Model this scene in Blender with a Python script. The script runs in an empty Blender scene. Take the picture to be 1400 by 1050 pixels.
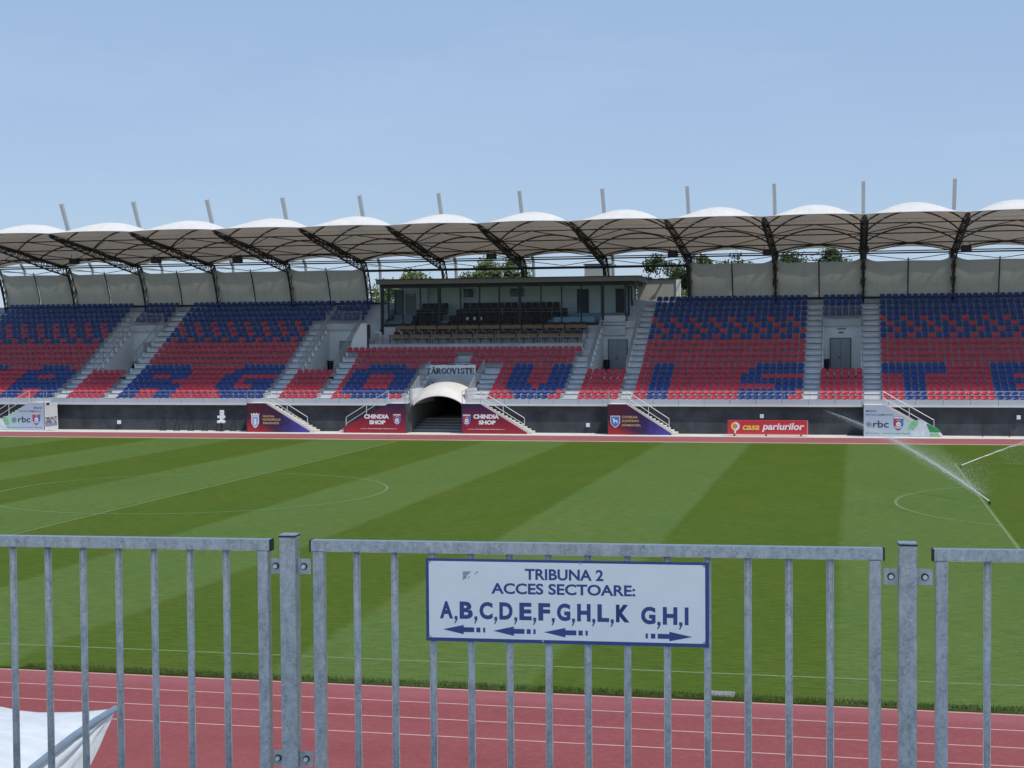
import bpy, bmesh, math, random
from mathutils import Vector, Matrix
random.seed(7)
S = bpy.context.scene
C = S.collection
R = math.radians
# ------------------------------------------------------------------ camera
cam = bpy.data.cameras.new('camera'); camo = bpy.data.objects.new('camera', cam); C.objects.link(camo)
rt = Vector((0.9756666, 0.21913042, -0.00752018)).normalized()
up = Vector((0.0, 0.0342917, 0.99941187)); up = (up - rt*up.dot(rt)).normalized()
fw = up.cross(rt).normalized()
M = Matrix((rt, up, -fw)).transposed().to_4x4(); M.translation = (0, 0, 7.3256)
camo.matrix_world = M
cam.sensor_width = 36; cam.lens = 2080.73/1400*36; cam.clip_start = .1; cam.clip_end = 3000
S.camera = camo
# ------------------------------------------------------------------ light
SUN = Vector((.5, -.255, 1)).normalized()
el = math.asin(SUN.z); rot = math.atan2(SUN.x, SUN.y)
w = bpy.data.worlds.new('World'); S.world = w; w.use_nodes = True
nt = w.node_tree; bg = nt.nodes['Background']
sky = nt.nodes.new('ShaderNodeTexSky'); sky.sky_type = 'NISHITA'; sky.sun_disc = False
sky.sun_elevation = el; sky.sun_rotation = rot; sky.air_density = 1.0; sky.dust_density = .3; sky.ozone_density = 1.5
mxs = nt.nodes.new('ShaderNodeMix'); mxs.data_type = 'RGBA'; mxs.inputs[0].default_value = .6
mxs.inputs[7].default_value = (4.05, 5.75, 8.75, 1); nt.links.new(sky.outputs[0], mxs.inputs[6])
tcw = nt.nodes.new('ShaderNodeTexCoord'); mpw = nt.nodes.new('ShaderNodeMapping'); mpw.inputs['Scale'].default_value = (2.2, 1.6, 9)
mpw.inputs['Rotation'].default_value = (0, .25, .4)
nzw = nt.nodes.new('ShaderNodeTexNoise'); nzw.inputs['Scale'].default_value = 1.6; nzw.inputs['Detail'].default_value = 8; nzw.inputs['Roughness'].default_value = .62
rgw = nt.nodes.new('ShaderNodeMapRange'); rgw.inputs[1].default_value = .48; rgw.inputs[2].default_value = .8; rgw.inputs[4].default_value = .14
nt.links.new(tcw.outputs['Generated'], mpw.inputs[0]); nt.links.new(mpw.outputs[0], nzw.inputs['Vector']); nt.links.new(nzw.outputs['Fac'], rgw.inputs[0])
mxc = nt.nodes.new('ShaderNodeMix'); mxc.data_type = 'RGBA'; mxc.inputs[7].default_value = (6.8, 7.8, 9.2, 1)
nt.links.new(rgw.outputs[0], mxc.inputs[0]); nt.links.new(mxs.outputs[2], mxc.inputs[6]); nt.links.new(mxc.outputs[2], bg.inputs[0]); bg.inputs[1].default_value = .1
sl = bpy.data.lights.new('sun', 'SUN'); sl.energy = 3.7; sl.angle = R(.53); sl.color = (1, .95, .88)
so = bpy.data.objects.new('sun', sl); C.objects.link(so); so.rotation_euler = SUN.to_track_quat('Z', 'Y').to_euler()
S.view_settings.view_transform = 'Standard'; S.view_settings.look = 'None'
S.view_settings.gamma = 1; S.view_settings.exposure = 0; S.view_settings.use_curve_mapping = False
# ------------------------------------------------------------------ helpers
def lin(c): return tuple((x/255/12.92 if x/255 < .04045 else ((x/255+.055)/1.055)**2.4) for x in c)
class NT:
    def __init__(s, name):
        s.m = bpy.data.materials.new(name); s.m.use_nodes = True; s.t = s.m.node_tree
        s.b = s.t.nodes['Principled BSDF']; s.out = s.t.nodes['Material Output']
    def n(s, ty, **kw):
        x = s.t.nodes.new(ty)
        for k, v in kw.items(): setattr(x, k, v)
        return x
    def l(s, a, b): s.t.links.new(a, b)
    def val(s, sock, v):
        if hasattr(v, 'links'): s.l(v, sock)
        else: sock.default_value = v
    def math(s, op, a, b=0., c=None):
        x = s.n('ShaderNodeMath', operation=op); s.val(x.inputs[0], a); s.val(x.inputs[1], b)
        if c is not None: s.val(x.inputs[2], c)
        return x.outputs[0]
    def mix(s, f, a, b, bt='MIX'):
        x = s.n('ShaderNodeMix', data_type='RGBA', blend_type=bt); s.val(x.inputs[0], f)
        s.val(x.inputs[6], a if hasattr(a, 'links') else (*a[:3], 1)); s.val(x.inputs[7], b if hasattr(b, 'links') else (*b[:3], 1)); return x.outputs[2]
    def noise(s, scale, detail=3, vec=None, rough=.55):
        x = s.n('ShaderNodeTexNoise'); x.inputs['Scale'].default_value = scale; x.inputs['Detail'].default_value = detail
        x.inputs['Roughness'].default_value = rough
        s.l(vec if vec else s.pos(), x.inputs['Vector']); return x.outputs['Fac']
    def pos(s):
        if not hasattr(s, '_p'):
            s._p = s.n('ShaderNodeTexCoord').outputs['Object']
        return s._p
    def gpos(s):
        if not hasattr(s, '_g'):
            s._g = s.n('ShaderNodeNewGeometry').outputs['Position']
        return s._g
    def scalev(s, v, sc):
        x = s.n('ShaderNodeVectorMath', operation='MULTIPLY'); s.l(v, x.inputs[0]); x.inputs[1].default_value = sc; return x.outputs[0]
    def ramp(s, f, a, b):
        x = s.n('ShaderNodeMapRange'); s.val(x.inputs[0], f); x.inputs[1].default_value = a; x.inputs[2].default_value = b; return x.outputs[0]
    def bump(s, h, strength, dist=.02):
        x = s.n('ShaderNodeBump'); x.inputs['Strength'].default_value = strength; x.inputs['Distance'].default_value = dist
        s.l(h, x.inputs['Height']); s.l(x.outputs[0], s.b.inputs['Normal'])
def mat(name, col, rough=.6, metal=0., var=.12, scale=3., bump=0., bscale=40., spec=.5, glob=False):
    k = NT(name); v = k.gpos() if glob else k.pos()
    if var:
        f = k.noise(scale, 4, v)
        c = k.mix(k.ramp(f, .3, .7), tuple(x*(1-var) for x in col), tuple(min(1, x*(1+var)) for x in col))
        k.l(c, k.b.inputs['Base Color'])
    else: k.b.inputs['Base Color'].default_value = (*col, 1)
    k.b.inputs['Roughness'].default_value = rough; k.b.inputs['Metallic'].default_value = metal
    k.b.inputs['Specular IOR Level'].default_value = spec
    if bump: k.bump(k.noise(bscale, 4, v), bump)
    return k.m
class MB:
    def __init__(s): s.v = []; s.f = []; s.mi = []
    def add(s, vs, fs, mi=0):
        o = len(s.v); s.v += [tuple(x) for x in vs]; s.f += [tuple(i+o for i in f) for f in fs]; s.mi += [mi]*len(fs); return s
    def box(s, a, b, mi=0):
        (x0, y0, z0), (x1, y1, z1) = a, b
        return s.add([(x0,y0,z0),(x1,y0,z0),(x1,y1,z0),(x0,y1,z0),(x0,y0,z1),(x1,y0,z1),(x1,y1,z1),(x0,y1,z1)],
            [(0,3,2,1),(4,5,6,7),(0,1,5,4),(1,2,6,5),(2,3,7,6),(3,0,4,7)], mi)
    def bevbox(s, a, b, r, mi=0):   # box with chamfered vertical+horizontal edges
        bm = bmesh.new(); bmesh.ops.create_cube(bm, size=1)
        for v in bm.verts: v.co = Vector([(a[i]+b[i])/2 + v.co[i]*(b[i]-a[i]) for i in range(3)])
        bmesh.ops.bevel(bm, geom=list(bm.edges), offset=r, segments=2, affect='EDGES', profile=.5)
        bm.verts.ensure_lookup_table()
        s.add([v.co for v in bm.verts], [[v.index for v in f.verts] for f in bm.faces], mi); bm.free(); return s
    def tube(s, p, q, r, n=6, r2=None, mi=0, caps=True):
        p, q = Vector(p), Vector(q); d = (q-p)
        if d.length < 1e-6: return s
        d.normalize(); a = d.orthogonal().normalized(); b = d.cross(a); r2 = r if r2 is None else r2
        vs = []
        for c, rr in ((p, r), (q, r2)):
            for i in range(n):
                t = 2*math.pi*(i+.5)/n; vs.append(c + (a*math.cos(t)+b*math.sin(t))*rr)
        fs = [(i, (i+1) % n, n+(i+1) % n, n+i) for i in range(n)]
        if caps: fs += [tuple(range(n-1, -1, -1)), tuple(range(n, 2*n))]
        return s.add(vs, fs, mi)
    def path(s, pts, r, n=6, mi=0):
        pts = [Vector(p) for p in pts]; vs = []; m = len(pts)
        for j, p in enumerate(pts):
            d = (pts[min(j+1, m-1)]-pts[max(j-1, 0)]).normalized()
            ref = Vector((0, 0, 1)) if abs(d.z) < .95 else Vector((0, 1, 0))
            a = d.cross(ref).normalized(); b = a.cross(d); rr = r[j] if isinstance(r, (list, tuple)) else r
            vs += [p + (a*math.cos(2*math.pi*i/n)+b*math.sin(2*math.pi*i/n))*rr for i in range(n)]
        fs = []
        for j in range(m-1):
            fs += [(j*n+i, j*n+(i+1) % n, (j+1)*n+(i+1) % n, (j+1)*n+i) for i in range(n)]
        fs += [tuple(range(n-1, -1, -1)), tuple(range((m-1)*n, m*n))]
        return s.add(vs, fs, mi)
    def prism(s, poly, y0, y1, mi=0):   # poly in XZ, extruded along Y
        n = len(poly)
        A = sum(poly[i][0]*poly[(i+1) % n][1]-poly[(i+1) % n][0]*poly[i][1] for i in range(n))
        if A < 0: poly = poly[::-1]
        vs = [(x, y0, z) for x, z in poly]+[(x, y1, z) for x, z in poly]
        fs = [tuple(range(n)), tuple(range(2*n-1, n-1, -1))]+[(i, n+i, n+(i+1) % n, (i+1) % n) for i in range(n)]
        return s.add(vs, fs, mi)
    def grid(s, P, mi=0):               # P[j][i] points
        m, n = len(P), len(P[0]); vs = [p for row in P for p in row]
        return s.add(vs, [(j*n+i, j*n+i+1, (j+1)*n+i+1, (j+1)*n+i) for j in range(m-1) for i in range(n-1)], mi)
    def mesh(s, name, mats, smooth=False):
        me = bpy.data.meshes.new(name); me.from_pydata(s.v, [], s.f)
        for m in (mats if isinstance(mats, (list, tuple)) else [mats]): me.materials.append(m)
        if any(s.mi): me.polygons.foreach_set('material_index', s.mi)
        if smooth: me.polygons.foreach_set('use_smooth', [True]*len(s.f))
        me.update(); return me
    def obj(s, name, mats, parent=None, smooth=False, **props):
        return link(name, s.mesh(name, mats, smooth), parent, **props)
def link(name, me, parent=None, loc=None, **props):
    o = bpy.data.objects.new(name, me); C.objects.link(o)
    if parent is not None: o.parent = parent
    if loc: o.location = loc
    for k, v in props.items(): o[k] = v
    return o
def thing(name, label, category, group=None, loc=(0, 0, 0), rz=0):
    o = bpy.data.objects.new(name, None); C.objects.link(o); o.location = loc; o.rotation_euler.z = rz
    o['label'] = label; o['category'] = category; o.empty_display_size = .3
    if group: o['group'] = group
    return o
ORD = 'first second third fourth fifth sixth seventh eighth ninth tenth eleventh twelfth thirteenth fourteenth fifteenth sixteenth seventeenth eighteenth nineteenth twentieth'.split()+['twenty-first','twenty-second','twenty-third','twenty-fourth','twenty-fifth']
def text_mesh(body, w=None, h=None, bold=0., align='LEFT', shear=0., spacing=1.):
    """flat lettering in XZ plane facing -Y; lower left corner at origin, scaled to w (and h)"""
    cu = bpy.data.curves.new('lettering', 'FONT'); cu.body = body; cu.offset = bold; cu.shear = shear; cu.space_character = spacing
    cu.align_x = align; cu.resolution_u = 4; cu.fill_mode = 'FRONT'
    o = bpy.data.objects.new('tmp', cu); C.objects.link(o); bpy.context.view_layer.update()
    me = bpy.data.meshes.new_from_object(o.evaluated_get(bpy.context.evaluated_depsgraph_get()))
    bpy.data.objects.remove(o); bpy.data.curves.remove(cu)
    xs = [v.co.x for v in me.vertices]; ys = [v.co.y for v in me.vertices]
    x0, x1, y0, y1 = min(xs), max(xs), min(ys), max(ys)
    sx = w/(x1-x0) if w else h/(y1-y0); sz = h/(y1-y0) if h else sx
    for v in me.vertices: v.co = Vector(((v.co.x-x0)*sx, 0, (v.co.y-y0)*sz))
    return me
def lettering(body, mat_, parent, loc, w=None, h=None, bold=0., **kw):
    me = text_mesh(body, w, h, bold, **kw); me.materials.clear(); me.materials.append(mat_)
    return link('lettering', me, parent, loc)
# ------------------------------------------------------------------ materials
def grass_mat():
    k = NT('grass'); g = k.gpos()
    sx = k.n('ShaderNodeSeparateXYZ'); k.l(g, sx.inputs[0])
    x = k.math('ADD', sx.outputs[0], 30.43+600)
    wob = k.math('MULTIPLY', k.math('SUBTRACT', k.noise(.9, 2, g), .5), .35)
    x = k.math('ADD', x, wob)
    ph = k.math('MODULO', k.math('DIVIDE', x, 12.0), 1.)           # 0..0.5 dark stripe, 0.5..1 light stripe
    st = k.ramp(ph, .487, .513)
    # ragged: second edge
    e2 = k.math('SUBTRACT', 1., k.ramp(ph, .974, 1.0)); st = k.math('MULTIPLY', st, e2)
    n1 = k.noise(.35, 4, k.scalev(g, (1, .6, 1))); n2 = k.math('ADD', k.math('MULTIPLY', k.noise(5, 6, k.scalev(g, (.35, 1.8, 1)), .75), .6), k.math('MULTIPLY', k.noise(22, 4, k.scalev(g, (.5, 1.3, 1)), .8), .4)); n3 = k.noise(38, 3, g, .8)
    fine = k.mix(k.ramp(n2, .38, .62), (.62, .62, .62), (1.42, 1.40, 1.36))
    c = k.mix(st, (.056, .096, .010), (.081, .134, .034))
    c = k.mix(k.ramp(n1, .38, .68), c, k.mix(.28, c, (.092, .112, .020)))
    n4 = k.noise(.12, 3, g); c = k.mix(k.ramp(n4, .4, .7), c, k.mix(.25, c, (.05, .098, .022)))
    c = k.mix(1., c, fine, 'MULTIPLY')
    c = k.mix(k.math('MULTIPLY', k.ramp(n3, .52, .72), .5), c, (.15, .19, .06))
    k.l(c, k.b.inputs['Base Color']); k.b.inputs['Roughness'].default_value = .95; k.b.inputs['Specular IOR Level'].default_value = .05
    k.bump(k.noise(30, 4, g), .5, .03); return k.m
def track_mat():
    k = NT('track rubber'); g = k.gpos()
    sx = k.n('ShaderNodeSeparateXYZ'); k.l(g, sx.inputs[0])
    worn = k.ramp(sx.outputs[1], 28.7, 29.8)
    c = k.mix(k.ramp(k.noise(.5, 5, k.scalev(g, (.25, 1, 1))), .3, .7), (.200, .050, .052), (.235, .065, .068))
    c = k.mix(k.math('MULTIPLY', worn, k.ramp(k.noise(.8, 3, k.scalev(g, (.2, 1, 1))), .1, .8)), c, (.285, .100, .110))
    c = k.mix(k.math('MULTIPLY', k.ramp(k.noise(9, 6, g, .75), .50, .70), .5), c, (.30, .11, .115))
    c = k.mix(k.math('MULTIPLY', k.ramp(k.noise(.7, 6, g, .7), .58, .75), .35), c, (.13, .04, .045))
    c = k.mix(k.math('MULTIPLY', k.ramp(k.noise(35, 2, g, .8), .60, .75), .6), c, (.42, .20, .20))
    k.l(c, k.b.inputs['Base Color']); k.b.inputs['Roughness'].default_value = .9; k.b.inputs['Specular IOR Level'].default_value = .15
    k.bump(k.noise(120, 3, g), .35, .01); return k.m
def galv_mat():
    k = NT('galvanised steel'); g = k.gpos()
    v = k.n('ShaderNodeTexVoronoi'); v.inputs['Scale'].default_value = 90; k.l(g, v.inputs['Vector'])
    sp = k.n('ShaderNodeSeparateColor'); k.l(v.outputs['Color'], sp.inputs[0])
    n = k.noise(28, 5, k.scalev(g, (1, 1, .45)), .7); n2 = k.noise(70, 4, g, .8)
    c = k.mix(k.ramp(n, .36, .66), (.20, .245, .265), (.40, .455, .47))
    c = k.mix(k.math('MULTIPLY', sp.outputs[0], .30), c, (.62, .65, .68))
    c = k.mix(k.math('MULTIPLY', k.ramp(n2, .60, .72), .8), c, (.80, .82, .83))
    k.l(c, k.b.inputs['Base Color']); k.b.inputs['Metallic'].default_value = .3; k.b.inputs['Coat Weight'].default_value = 1.; k.b.inputs['Coat Roughness'].default_value = .18
    r = k.mix(n, (.42, .42, .42), (.6, .6, .6)); k.l(r, k.b.inputs['Roughness'])
    k.bump(n2, .3, .002); return k.m
def plastic(name, col):
    k = NT(name); oi = k.n('ShaderNodeObjectInfo').outputs['Random']; g = k.gpos()
    vn = k.n('ShaderNodeTexWhiteNoise'); s = k.n('ShaderNodeVectorMath', operation='SNAP'); k.l(g, s.inputs[0]); s.inputs[1].default_value = (.51, .8, 5)
    k.l(s.outputs[0], vn.inputs['Vector'])
    f = k.math('ADD', k.math('MULTIPLY', vn.outputs['Value'], .5), k.math('MULTIPLY', k.noise(.6, 2, g), .5))
    c = k.mix(f, tuple(x*.85 for x in col), tuple(x*1.12+.008 for x in col))
    k.l(c, k.b.inputs['Base Color']); k.b.inputs['Roughness'].default_value = .38; return k.m
def membrane_mat(name='membrane'):
    k = NT(name); g = k.gpos()
    n = k.noise(.8, 4, g)
    c = k.mix(k.ramp(n, .3, .7), (.76, .75, .72), (.84, .83, .81))
    sx = k.n('ShaderNodeSeparateXYZ'); k.l(g, sx.inputs[0])
    seam = k.math('PINGPONG', k.math('ADD', sx.outputs[0], 199.69), .4331)
    c = k.mix(k.math('MULTIPLY', k.math('LESS_THAN', seam, .018), .22), c, (.35, .34, .32))
    c = k.mix(k.math('MULTIPLY', k.ramp(k.noise(1.5, 5, k.scalev(g, (2.5, .4, 1))), .55, .8), .18), c, (.42, .40, .36))
    k.l(c, k.b.inputs['Base Color']); k.b.inputs['Roughness'].default_value = .55
    tr = k.n('ShaderNodeBsdfTranslucent'); tr.inputs[0].default_value = (.86, .79, .70, 1)
    mx = k.n('ShaderNodeMixShader'); mx.inputs[0].default_value = .27
    k.l(k.b.outputs[0], mx.inputs[1]); k.l(tr.outputs[0], mx.inputs[2]); k.l(mx.outputs[0], k.out.inputs[0]); return k.m
def screen_mat():
    k = NT('screen mesh fabric'); g = k.gpos()
    sx = k.n('ShaderNodeSeparateXYZ'); k.l(g, sx.inputs[0])
    wv = k.noise(1, 3, k.scalev(g, (.55, 1, 7)))
    seam = k.math('PINGPONG', k.math('ADD', sx.outputs[0], 200.), .58)
    c = k.mix(k.ramp(k.noise(.5, 4, g), .3, .7), (.54, .51, .44), (.62, .59, .52))
    c = k.mix(k.math('MULTIPLY', k.math('LESS_THAN', seam, .02), .35), c, (.2, .19, .16))
    k.l(c, k.b.inputs['Base Color']); k.b.inputs['Roughness'].default_value = .8
    k.bump(wv, .35, .12)
    tr = k.n('ShaderNodeBsdfTranslucent'); tr.inputs[0].default_value = (.50, .47, .38, 1)
    mx = k.n('ShaderNodeMixShader'); mx.inputs[0].default_value = .30
    k.l(k.b.outputs[0], mx.inputs[1]); k.l(tr.outputs[0], mx.inputs[2]); k.l(mx.outputs[0], k.out.inputs[0]); return k.m
def leaf_mat(name, a, b):
    k = NT(name); g = k.gpos()
    c = k.mix(k.noise(1.2, 3, g), a, b); k.l(c, k.b.inputs['Base Color']); k.b.inputs['Roughness'].default_value = .6
    tr = k.n('ShaderNodeBsdfTranslucent'); k.l(c, tr.inputs[0])
    mx = k.n('ShaderNodeMixShader'); mx.inputs[0].default_value = .35
    k.l(k.b.outputs[0], mx.inputs[1]); k.l(tr.outputs[0], mx.inputs[2]); k.l(mx.outputs[0], k.out.inputs[0]); return k.m
def glass_mat():
    k = NT('window glass'); t = k.n('ShaderNodeBsdfTransparent'); t.inputs[0].default_value = (.90, .94, .94, 1)
    gl = k.n('ShaderNodeBsdfGlossy'); gl.inputs['Roughness'].default_value = .02
    f = k.n('ShaderNodeFresnel'); f.inputs[0].default_value = 1.5
    wn = k.noise(.7, 2, k.gpos())
    b = k.n('ShaderNodeBump'); b.inputs['Strength'].default_value = .05; b.inputs['Distance'].default_value = .1; k.l(wn, b.inputs['Height']); k.l(b.outputs[0], gl.inputs['Normal'])
    mx = k.n('ShaderNodeMixShader'); k.l(k.math('MULTIPLY', f.outputs[0], .15), mx.inputs[0]); k.l(t.outputs[0], mx.inputs[1]); k.l(gl.outputs[0], mx.inputs[2])
    k.l(mx.outputs[0], k.out.inputs[0]); return k.m
def banner_mat(kind, x0, x1):
    """flat print: colour fields across the board, z 0..2.2"""
    k = NT('printed panel'); g = k.gpos(); sx = k.n('ShaderNodeSeparateXYZ'); k.l(g, sx.inputs[0])
    u = k.ramp(sx.outputs[0], x0, x1); v = k.ramp(sx.outputs[2], 0, 2.2)
    n = k.noise(1.1, 5, g); n2 = k.noise(2.3, 4, g)
    red, wine, navy, vio = (.36, .012, .022), (.075, .008, .022), (.020, .010, .060), (.060, .045, .30)
    if kind == 'city':
        c = k.mix(k.ramp(k.math('ADD', u, k.math('MULTIPLY', n, .3)), .3, .75), wine, navy)
        c = k.mix(k.ramp(k.math('SUBTRACT', k.math('ADD', k.math('SUBTRACT', 1., k.math('MULTIPLY', u, 1.3)), k.math('MULTIPLY', n, .4)), k.math('MULTIPLY', v, 1.4)), .45, .95), c, red)
        c = k.mix(k.ramp(k.math('ADD', u, k.math('MULTIPLY', n2, .5)), .75, 1.15), c, vio)
    elif kind == 'shop':
        c = k.mix(k.ramp(k.math('ADD', v, k.math('MULTIPLY', n, .25)), .45, 1.05), (.24, .010, .028), navy)
        c = k.mix(k.ramp(k.math('SUBTRACT', k.math('MULTIPLY', n2, .7), v), .0, .5), c, (.33, .014, .024))
    elif kind == 'green':
        c = k.mix(k.ramp(k.math('ADD', u, k.math('MULTIPLY', k.math('SUBTRACT', n, .5), .5)), .35, .8), (.42, .50, .60), (.38, .66, .52))
    k.l(c, k.b.inputs['Base Color']); k.b.inputs['Roughness'].default_value = .45; return k.m
GR = grass_mat(); TR = track_mat(); GALV = galv_mat()
RED = plastic('red seat plastic', (.50, .030, .058)); BLUE = plastic('blue seat plastic', (.009, .042, .215))
MEM = membrane_mat(); SCR = screen_mat(); GLASS = glass_mat()
CONC = mat('terrace concrete', (.52, .54, .565), .85, var=.14, scale=.7, bump=.2, glob=True)
CONL = mat('step concrete', (.66, .68, .69), .8, var=.12, scale=1.2, glob=True)
APRON = mat('apron concrete', (.60, .575, .53), .85, var=.10, scale=.8, bump=.15, glob=True)
TAN = mat('tan kerb strip', (.50, .34, .24), .85, var=.12, scale=1., glob=True)
WHITEP = mat('white line paint', (.78, .70, .68), .7, var=.08, scale=3, glob=True)
TLINE = mat('worn lane paint', (.52, .32, .32), .7, var=.10, scale=3, glob=True)
CHAR = mat('charcoal wall', (.044, .051, .060), .8, var=.4, scale=.9, bump=.1, glob=True)
FASC = mat('fascia panel', (.46, .50, .54), .55, var=.05, scale=.5, glob=True)
FASL = mat('fascia lip', (.62, .64, .65), .5, var=.05, glob=True)
WALLW = mat('white render wall', (.78, .80, .80), .8, var=.06, scale=.8, glob=True)
CREAM = mat('beige render wall', (.40, .385, .35), .85, var=.08, scale=.6, glob=True)
DARKS = mat('dark brown steel', (.030, .026, .024), .5, metal=.2, var=.1)
PALES = mat('pale grey steel', (.38, .41, .42), .4, metal=.1, var=.06, scale=2)
RAIL = mat('grey rail steel', (.36, .38, .40), .45, metal=.4, var=.1)
WRAIL = mat('white rail steel', (.66, .67, .67), .4, metal=.2, var=.05)
BLK = mat('black plastic', (.012, .012, .013), .5, var=.1)
DGREY = mat('anthracite metal', (.018, .020, .023), .5, metal=.1, var=.1)
DOOR = mat('grey door', (.30, .34, .37), .5, var=.04)
MAROON = mat('dark maroon upholstery', (.016, .004, .006), .7, var=.2)
WOOD = mat('brown desk laminate', (.22, .125, .07), .55, var=.2, scale=8)
DFASC = mat('taupe roof fascia', (.19, .18, .165), .6, var=.05)
WHITE = mat('white plastic', (.72, .74, .76), .45, var=.03)
BOLT = mat('zinc bolt', (.62, .66, .68), .3, metal=.3, var=.1, scale=90, glob=True)
SIGNW = mat('sign white', (.82, .86, .88), .35, var=.025, scale=6)
SIGNB = mat('sign blue', (.028, .060, .235), .4, var=.04)
SIGNK = mat('sign dark blue', (.004, .035, .17), .4, var=.04)
PGOLD = mat('gold print', (.60, .42, .20), .5, var=.15, scale=14); PWHITE = mat('white print', (.78, .76, .78), .5, var=0)
PDARK = mat('dark print', (.03, .05, .10), .5, var=0); PGREY = mat('grey lettering', (.08, .11, .16), .5, var=0)
PBLUE = mat('blue print', (.06, .18, .50), .5, var=.1); PRED = mat('red print', (.45, .03, .05), .5, var=.05)
PLBLUE = mat('light blue print', (.30, .42, .62), .5, var=.3, scale=8)
PGREEN = mat('green print', (.03, .25, .07), .5, var=.3, scale=5); PLGREEN = mat('light green print', (.22, .50, .25), .5, var=.2, scale=5)
CASAR = mat('red advert print', (.56, .035, .045), .4, var=.04); CYEL = mat('yellow print', (.80, .52, .12), .5, var=0)
# ================================================================== SETTING
def sheet(name, x0, x1, y0, y1, z, m, nx=1, **kw):
    return MB().box((x0, y0, z-.3), (x1, y1, z), 0).obj(name, m, kind='structure')
MB().box((-900, -300, -1.2), (900, 1500, -.42)).obj('ground', mat('bare ground', (.12, .13, .07), .95, var=.3, scale=.05, glob=True), kind='structure')
sheet('pitch', -92, 34, 30.32, 100.7, 0, GR)
sheet('far_running_track', -95, 40, 101.45, 106.45, -.035, TR)
sheet('near_running_track', -95, 40, 20.5, 30.32, -.045, TR)
sheet('kerb_strip', -95, 40, 100.7, 101.45, -.02, TAN)
sheet('apron', -95, 40, 106.45, 109.4, -.01, APRON)
sheet('near_apron', -95, 40, 6.9, 20.5, -.05, APRON)
ln = MB()
for y in (30.24,): ln.box((-95, y-.03, -.05), (40, y+.03, -.036))
for i in range(1, 4):
    y = 30.27-1.19*i - (.03 if i > 1 else 0); ln.box((-95, y-.02, -.05), (40, y+.02, -.041))
ln.obj('near_lane_lines', TLINE, kind='structure')
ln = MB()
for i in range(4): ln.box((-95, 101.9+1.2*i, -.04), (40, 101.95+1.2*i, -.031))
ln.box((-95, 106.32, -.04), (40, 106.44, -.006))
ln.obj('far_lane_lines', TLINE, kind='structure')
# pitch markings
def flatline(mb, pts, w, z=.004):
    n = len(pts); L = []; 
    for i, p in enumerate(pts):
        a = Vector(pts[max(i-1, 0)]); b = Vector(pts[min(i+1, n-1)]); d = (b-a).normalized(); q = Vector((-d.y, d.x))*w/2
        L.append(((p[0]-q.x, p[1]-q.y, z), (p[0]+q.x, p[1]+q.y, z)))
    mb.grid([[a for a, b in L], [b for a, b in L]])
k = NT('faded pitch paint'); g = k.gpos()
k.l(k.mix(k.ramp(k.noise(5, 4, g), .3, .75), (.085, .145, .040), (.16, .22, .095)), k.b.inputs['Base Color']); k.b.inputs['Roughness'].default_value = .9
PAINT = k.m
X0, YM, HL = -30.43, 66.5, 52.3
pm = MB()
flatline(pm, [(-92, 32.57), (X0+HL, 32.57)], .11, .0042); flatline(pm, [(-92, 99.6), (X0+HL, 99.6)], .11, .0042)
flatline(pm, [(X0, 32.6), (X0, 99.6)], .12, .0046); flatline(pm, [(X0+HL, 32.6), (X0+HL, 99.6)], .12, .0046)
flatline(pm, [(X0+9.15*math.cos(a*math.pi/64), YM+9.15*math.sin(a*math.pi/64)) for a in range(129)], .12, .005)
xs = X0+HL-16.5
flatline(pm, [(X0+HL, YM-20.16), (xs, YM-20.16)], .12, .0054); flatline(pm, [(X0+HL, YM+20.16), (xs, YM+20.16)], .12, .0054); flatline(pm, [(xs, YM-20.2), (xs, YM+20.2)], .12, .0058)
a0 = math.acos(5.5/9.15)
flatline(pm, [(X0+HL-11-9.15*math.cos(a0*t/30), YM+9.15*math.sin(a0*t/30)) for t in range(-30, 31)], .12, .0062)
pm.obj('pitch_markings', PAINT, kind='structure')
# grass edge tufts along the near border
tf = MB(); rr = random.Random(3)
for i in range(15000):
    x = rr.uniform(-18, 9); y = 30.34+rr.random()**2*.35; h = rr.uniform(.03, .085); a = rr.uniform(0, 6.28); lx, ly = rr.gauss(0, .02), rr.gauss(-.012, .02)
    c, s_ = math.cos(a)*.007, math.sin(a)*.007
    tf.add([(x-c, y-s_, -.01), (x+c, y+s_, -.01), (x+lx, y+ly, h)], [(0, 1, 2)])
tf.obj('border_grass', mat('border grass blades', (.075, .12, .028), .8, var=.35, scale=3, glob=True), label='ragged grass edge running along the near side of the running track', category='grass', kind='stuff')
# drain cover in the grass edge
MB().box((-2.95, 30.45, 0), (-2.35, 30.9, .02)).box((-2.9, 30.5, .02), (-2.4, 30.85, .032)).obj('drain_cover', mat('dull cover concrete', (.20, .21, .19), .9, var=.2), label='small pale concrete cover set in the grass edge by the track', category='drain cover')

# ================================================================== GRANDSTAND
stand = thing('grandstand', 'concrete grandstand terrace with stairs and dark front wall across the pitch', 'grandstand')
NR = 19
seat_top = [2.83, 3.17, 3.52, 3.87, 4.22, 4.56, 4.92, 5.39, 5.82, 6.26, 6.70, 7.14, 7.58, 8.02, 8.47, 8.90, 9.33, 9.77, 10.23]
Zr = [None]+[z-.75 for z in seat_top]
def Yb(i): return 110.6+.8*(i-1)        # seat back
def Yf(i): return 109.2 if i == 1 else Yb(i)-.62
P = .51
blocks = dict(Z=(-79.1, 6), A=(-74.79, 24), s1=(-61.2, 6), RG=(-56.85, 24), s2=(-43.3, 6), O=(-39.03, 11), V=(-26.75, 11), s3=(-19.92, 6), IS=(-15.84, 24), s4=(-2.42, 6), TE=(1.95, 24))
voms = [(-79.1, -76.04), (-61.2, -58.14), (-43.3, -40.24), (-19.92, -16.86), (-2.42, .64)]
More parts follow.
